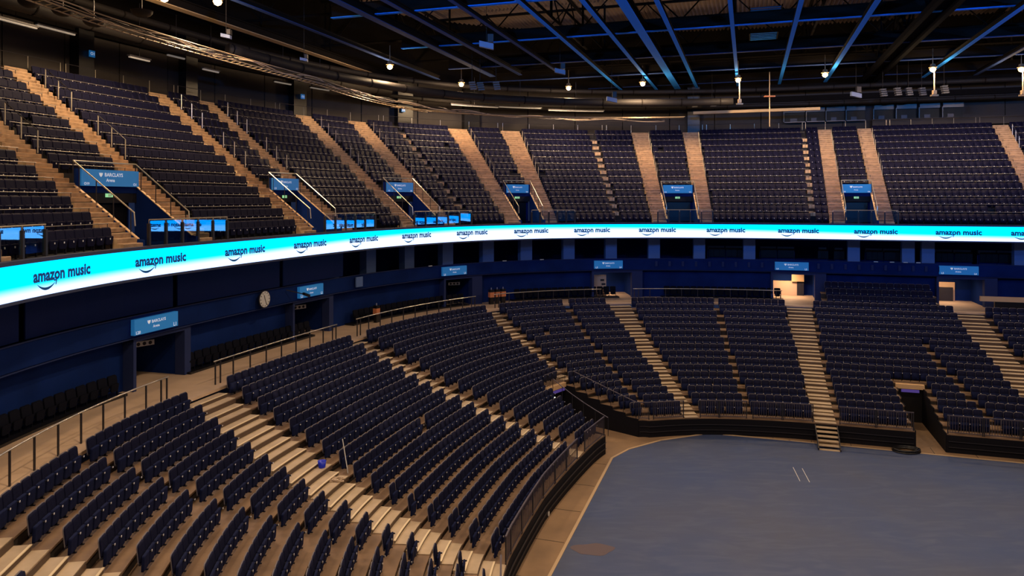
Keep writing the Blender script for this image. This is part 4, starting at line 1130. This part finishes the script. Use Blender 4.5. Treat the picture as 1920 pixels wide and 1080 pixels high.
for i in range(50):
    q = 58 + 22 * i / 50; m_ = MB(); m_.tube(P(q, 4.4 - 2.2 * i / 50, 21.05), P(q, 4.95 - 2.2 * i / 50, 21.05), .016, 4); obj('rung', m_, M['gantry'], t)
for j in range(4):
    m_ = MB(); ph = j * 1.7
    m_.path([P(27 + 52 * i / 160, 1.5 + max(0, 27 + 52 * i / 160 - 48) * .17 + .12 * math.sin(i * .5 + ph), 21.14 + .10 * math.sin(i * .37 + ph * 2) + .03 * j) for i in range(161)], .022, 4)
    tag(obj('cable_bundle', m_, M['rope'] if j % 2 else M['dsteel']), '%s cable lying along the curved lighting gantry' % ('pale', 'dark', 'thin pale', 'thin dark')[(j + 1) % 4 if False else j], 'cable')
for j, (oo, z, r, a, b) in enumerate(((4.8, 22.6, .32, 44, 84), (8.2, 22.9, .4, 26, 60), (10.5, 22.9, .18, 60, 108), (9.3, 24.2, .2, 20, 108))):
    m_ = MB(); n = int((b - a)); m_.path([P(a + (b - a) * i / n, oo, z) for i in range(n + 1)], r, 12)
    t = thing('air_duct', P((a + b) / 2, oo, z - r), ('fat round duct curving behind the far lamps', 'fat round duct over the left upper tier', 'slim duct along the far rear wall', 'thin pipe run following the rear wall')[j], 'duct')
    obj('pipe', m_, M['duct'], t, smooth=True)
    for i in range(0, n, 3):
        m_ = MB(); m_.ring(a + i, a + i + .08, [(oo + (r + .02) * math.cos(x), z + (r + .02) * math.sin(x)) for x in np.linspace(0, 2 * math.pi, 13)[:-1]], 1)
        obj('flange', m_, M['beam'], t)
# strips of old light fittings along the rear wall
for j, (px, py, L_) in enumerate(((30, 45, 2), (105, 58, 2), (262, 112, 1.3), (330, 108, 1.2), (395, 134, 1.2), (530, 157, 1.2), (600, 168, 1.4), (890, 200, 3), (975, 203, 3), (1080, 209, 4))):
    q = s_at(px, 9, 23); D = P(q, 9, 0).y; z = 14 + (375 - py) / 1375 * D
    m_ = MB(); m_.rbox(q - L_ / 2, q + L_ / 2, 8.95, 9.07, z, z + .08, 1); t = thing('strip_fitting', P(q, 9, z), 'dim linear light fitting under the roof rim, %s from left' % ORD[j], 'light', 'linear light fittings')
    obj('tube', m_, M['stripe'], t); m_ = MB(); m_.rbox(q - L_ / 2 - .05, q + L_ / 2 + .05, 8.9, 9.12, z + .08, z + .16, 1); obj('housing', m_, M['dsteel'], t)
    m_ = MB(); m_.tube(P(q, 9, z + .16), P(q, 9, 25), .012, 4); obj('hanger', m_, M['dsteel'], t)

# warm lamps hanging at the rim
LPX = [(308, -4, 24), (408, 3, 24), (731, 125, 24), (865, 158, 24), (1066, 165, 24), (1205, 157, 24), (1384, 150, 24), (1547, 140, 24), (1749, 130, 24), (1915, 130, 24)]
def lamp(p, j, label, rod=1.6, energy=LAMP_W):
    t = thing('hanging_lamp', p, label, 'lamp', 'warm rim lamps')
    m_ = MB(); n = 12; vs = []
    for z, r in ((.18, .05), (.12, .16), (0, .23), (-.14, .16), (-.2, .04)):
        for i in range(n): an = 2 * math.pi * i / n; vs.append(p + Vector((r * math.cos(an), r * math.sin(an), z)))
    m_.add(vs, [(a_ * n + i, (a_ + 1) * n + i, (a_ + 1) * n + (i + 1) % n, a_ * n + (i + 1) % n) for a_ in range(4) for i in range(n)] + [tuple(range(n)), tuple(range(5 * n - 1, 4 * n - 1, -1))])
    obj('bulb', m_, M['lamp'], t, smooth=True)
    m_ = MB(); vs = []
    for z, r in ((.42, .10), (.40, .16), (.2, .22), (.14, .30)):
        for i in range(n): an = 2 * math.pi * i / n; vs.append(p + Vector((r * math.cos(an), r * math.sin(an), z)))
    m_.add(vs, [(a_ * n + i, a_ * n + (i + 1) % n, (a_ + 1) * n + (i + 1) % n, (a_ + 1) * n + i) for a_ in range(3) for i in range(n)] + [tuple(range(n))])
    obj('reflector', m_, M['lampbody'], t, smooth=True)
    m_ = MB(); m_.tube(p + Vector((0, 0, .4)), p + Vector((0, 0, rod)), .03, 5); obj('hanger', m_, M['lampbody'], t)
    L_ = bpy.data.lights.new('lamp_spill', 'POINT'); L_.energy = energy * .26; L_.color = WARM; L_.shadow_soft_size = .3
    o = bpy.data.objects.new('lamp_spill', L_); COL.objects.link(o); o.parent = t; o.location = (0, 0, -.45)
    L_ = bpy.data.lights.new('lamp_light', 'SPOT'); L_.energy = energy; L_.color = WARM; L_.shadow_soft_size = .35; L_.spot_size = R(168); L_.spot_blend = .35
    o = bpy.data.objects.new('lamp_light', L_); COL.objects.link(o); o.parent = t; o.location = (0, 0, -.45)
    return t
for j, (px, py, z) in enumerate(LPX):
    D = (z - 14) * 1375 / (375 - py); p = Vector(((px - 960) / 1375 * D, D, z))
    lamp(p, j, 'glowing warm lamp hanging at the roof rim, %s from left' % ORD[j])
    if px in (1384, 1749, 1915):
        t = thing('drop_pole', p + Vector((.1, 0, -2)), 'short drop pole with small fitting under the %s lamp from left' % ORD[j], 'pole', 'drop poles under the lamps')
        m_ = MB(); m_.tube(p + Vector((.12, 0, -.1)), p + Vector((.12, 0, -1.9)), .05, 6); obj('pole', m_, M['gantry'], t)
        m_ = MB(); m_.box(p + Vector((.12, 0, -2.0)), .5, .3, .12); m_.box(p + Vector((.12, 0, -1.75)), .25, .25, .3); obj('fitting', m_, M['gantry'], t)
# unseen lamps carry the ring on; high bays added to light the bowl
for j, (x, y) in enumerate(((-13, 18), (-4, 6), (12, 0), (46, 44), (50, 26))):
    lamp(Vector((x, y, 24)), j, 'unseen warm lamp of the rim ring outside the picture, %s of five' % ORD[j])
for j, (u, v) in enumerate(((14, -9), (14, 8), (31, -9), (31, 8), (31, 24), (45, 4))):
    p = G(u, v, 24.6) if u < 40 else G(44, 3, 27.5)
    if u >= 40: continue
    t = thing('added_bay_lamp', p, 'added high bay lamp over the arena floor outside the picture, %s of five' % ORD[j], 'lamp', 'added high bay lamps')
    m_ = MB(); m_.tube(p, p + Vector((0, 0, .3)), .3, 14); obj('housing', m_, M['lampbody'], t)
    m_ = MB(); m_.tube(p - Vector((0, 0, .02)), p - Vector((0, 0, .005)), .26, 14); obj('lens', m_, M['lamp'], t)
    m_ = MB(); m_.tube(p + Vector((0, 0, .3)), p + Vector((0, 0, 1.5)), .02, 4); obj('hanger', m_, M['dsteel'], t)
    L_ = bpy.data.lights.new('added_bay_light', 'SPOT'); L_.energy = BAY_W; L_.color = (1, .72, .46); L_.spot_size = R(140); L_.spot_blend = .6; L_.shadow_soft_size = .3
    o = bpy.data.objects.new('added_bay_light', L_); COL.objects.link(o); o.parent = t; o.location = (0, 0, -.1)
# unseen floods added to wash the roof steel in blue light
for j, (u, v) in enumerate(((18, -14), (18, 2), (18, 18), (34, 24))):
    p = G(u, v, 22.5)
    t = thing('added_blue_flood', p, 'added blue floodlight aimed at the roof outside the picture, %s of four' % ORD[j], 'lamp', 'added blue floodlights')
    m_ = MB(); m_.box(p - Vector((0, 0, .15)), .5, .4, .25); obj('housing', m_, M['dsteel'], t)
    L_ = bpy.data.lights.new('added_flood_light', 'SPOT'); L_.energy = 17000; L_.color = (.05, .32, 1.0); L_.spot_size = R(120); L_.spot_blend = .7; L_.shadow_soft_size = .3
    o = bpy.data.objects.new('added_flood_light', L_); COL.objects.link(o); o.parent = t; o.rotation_euler = (Vector((A.x * .95, A.y * .95, .42))).to_track_quat('-Z', 'Y').to_euler()
# floodlight and speaker boxes hung from the roof
for j, (px, py, z, sc, nm) in enumerate(((912, 85, 23.6, 1.0, 'white faced floodlight cluster under the left roof beams'), (1050, 134, 23.6, .9, 'small floodlight cluster under the second cross beam'),
        (1147, 187, 22.6, 1.0, 'small hanging projector between the third and fourth far lamps'), (424, 68, 23, .55, 'small hanging sensor on a cable at upper left'), (570, 112, 23, .5, 'second small hanging sensor at upper left'), (1605, 178, 22.8, 1.0, 'yellow lit bar fitting below the dark main truss'))):
    D = (z - 14) * 1375 / (375 - py); p = Vector(((px - 960) / 1375 * D, D, z))
    t = thing('hung_floodlight', p, nm, 'floodlight')
    m_ = MB(); m_.box(p, .9 * sc, .3, .35 * sc, (Vector((1, .1, -.2))).normalized(), Vector((0, 1, 0))); obj('face', m_, M['flood'], t)
    m_ = MB(); m_.box(p + Vector((.25 * sc, .1, .45 * sc)), .35 * sc, .3, .5 * sc); obj('body', m_, M['dsteel'], t)
    m_ = MB(); m_.tube(p + Vector((0, 0, .2)), p + Vector((0, 0, 27 - z)), .02, 4); obj('hanger', m_, M['duct'], t)
for j, (px, py) in enumerate(((885, 155), (900, 156), (930, 155), (1300, 190), (1335, 188), (1655, 168), (1682, 166), (1703, 166), (1728, 166), (1770, 162))):
    z = 23.2; D = (z - 14) * 1375 / (375 - py) ; p = Vector(((px - 960) / 1375 * D, D, z))
    t = thing('line_speaker', p, 'grey louvred speaker cabinet under the far roof, %s from left' % ORD[j], 'speaker', 'grey speaker cabinets')
    for h in range(4):
        m_ = MB(); m_.box(p + Vector((.04 * h, 0, -.17 * h)), .5, .3, .12, (Vector((1, .1, .08))).normalized(), Vector((0, 1, 0))); obj('cabinet', m_, M['louvre'], t)
    m_ = MB(); m_.tube(p, p + Vector((0, 0, 2.5)), .02, 4); obj('hanger', m_, M['duct'], t)
# dome shades at upper left
for j, (px, py) in enumerate(((55, 2), (118, 18), (176, 38), (266, 20))):
    z = 23.2; D = 32.0; p = Vector(((px - 960) / 1375 * D, D, 14 + (375 - py) / 1375 * D))
    t = thing('dome_shade', p, 'large round dome shade under the roof at upper left, %s from left' % ORD[j], 'lamp shade', 'round dome shades')
    m_ = MB(); n = 18; vs = []
    for i_, (z_, r_) in enumerate(((0, .45), (-.10, .43), (-.2, .34), (-.27, .2), (-.3, .02))):
        for i in range(n): an = 2 * math.pi * i / n; vs.append(p + Vector((r_ * math.cos(an), r_ * math.sin(an), z_)))
    m_.add(vs, [(a_ * n + i, (a_ + 1) * n + i, (a_ + 1) * n + (i + 1) % n, a_ * n + (i + 1) % n) for a_ in range(4) for i in range(n)] + [tuple(range(n - 1, -1, -1))])
    obj('bowl', m_, M['duct'], t, smooth=True)
    m_ = MB(); m_.tube(p, p + Vector((0, 0, 2)), .02, 4); obj('hanger', m_, M['dsteel'], t)
# long thin pole in the far corner
p = Vector(((1443 - 960) / 1375 * 63, 63, 0)); t = thing('drop_pole', p + Vector((0, 0, 20.3)), 'long thin pole hanging in front of the far rear wall', 'pole')
m_ = MB(); m_.tube(p + Vector((0, 0, 20.3)), p + Vector((0, 0, 25)), .04, 5); obj('pole', m_, M['gantry'], t)
m_ = MB(); m_.box(p + Vector((0, 0, 22.9)), .9, .3, .1); obj('plate', m_, M['orange'], t)
# warm ledge beam at the far rim left of the black truss
for j, (x0, x1, y0) in enumerate(((1300, 1520, 212),)):
    z = 22.0; D = (z - 14) * 1375 / (375 - y0); p0 = Vector(((x0 - 960) / 1375 * D, D, z)); p1 = p0 + Cd * ((x1 - x0) / 1375 * D) * 1.0
    m_ = MB(); d = (p1 - p0).normalized(); m_.box((p0 + p1) / 2, (p1 - p0).length, .3, .25, d, Vector((-d.y, d.x, 0))); tag(obj('rim_beam', m_, M['warmlit']), 'warm lit horizontal beam at the far rim left of the black truss', 'beam')
# slatted plant panels between the beams at the top
for j, (px, py) in enumerate(((1436, 14), (1432, 62))):
    z = 26.5; D = (z - 14) * 1375 / (375 - py); p = Vector(((px - 960) / 1375 * D, D, z))
    t = thing('louvre_panel', p, 'blue-lit slatted plant panel between the roof beams, %s one' % ('nearer', 'farther')[j], 'panel', 'slatted roof panels')
    for h in range(7):
        m_ = MB(); m_.box(p + A * (h * .55), 1.9, .22, .04, Cd, A); obj('slat', m_, M['bluelit'], t)  # slats share the flange colour with blue light painted in
    for q in (-1, 1):
        m_ = MB(); m_.box(p + A * 1.65 + Cd * q, .06, 4.0, .12, Cd, A); obj('frame', m_, M['beam'], t)
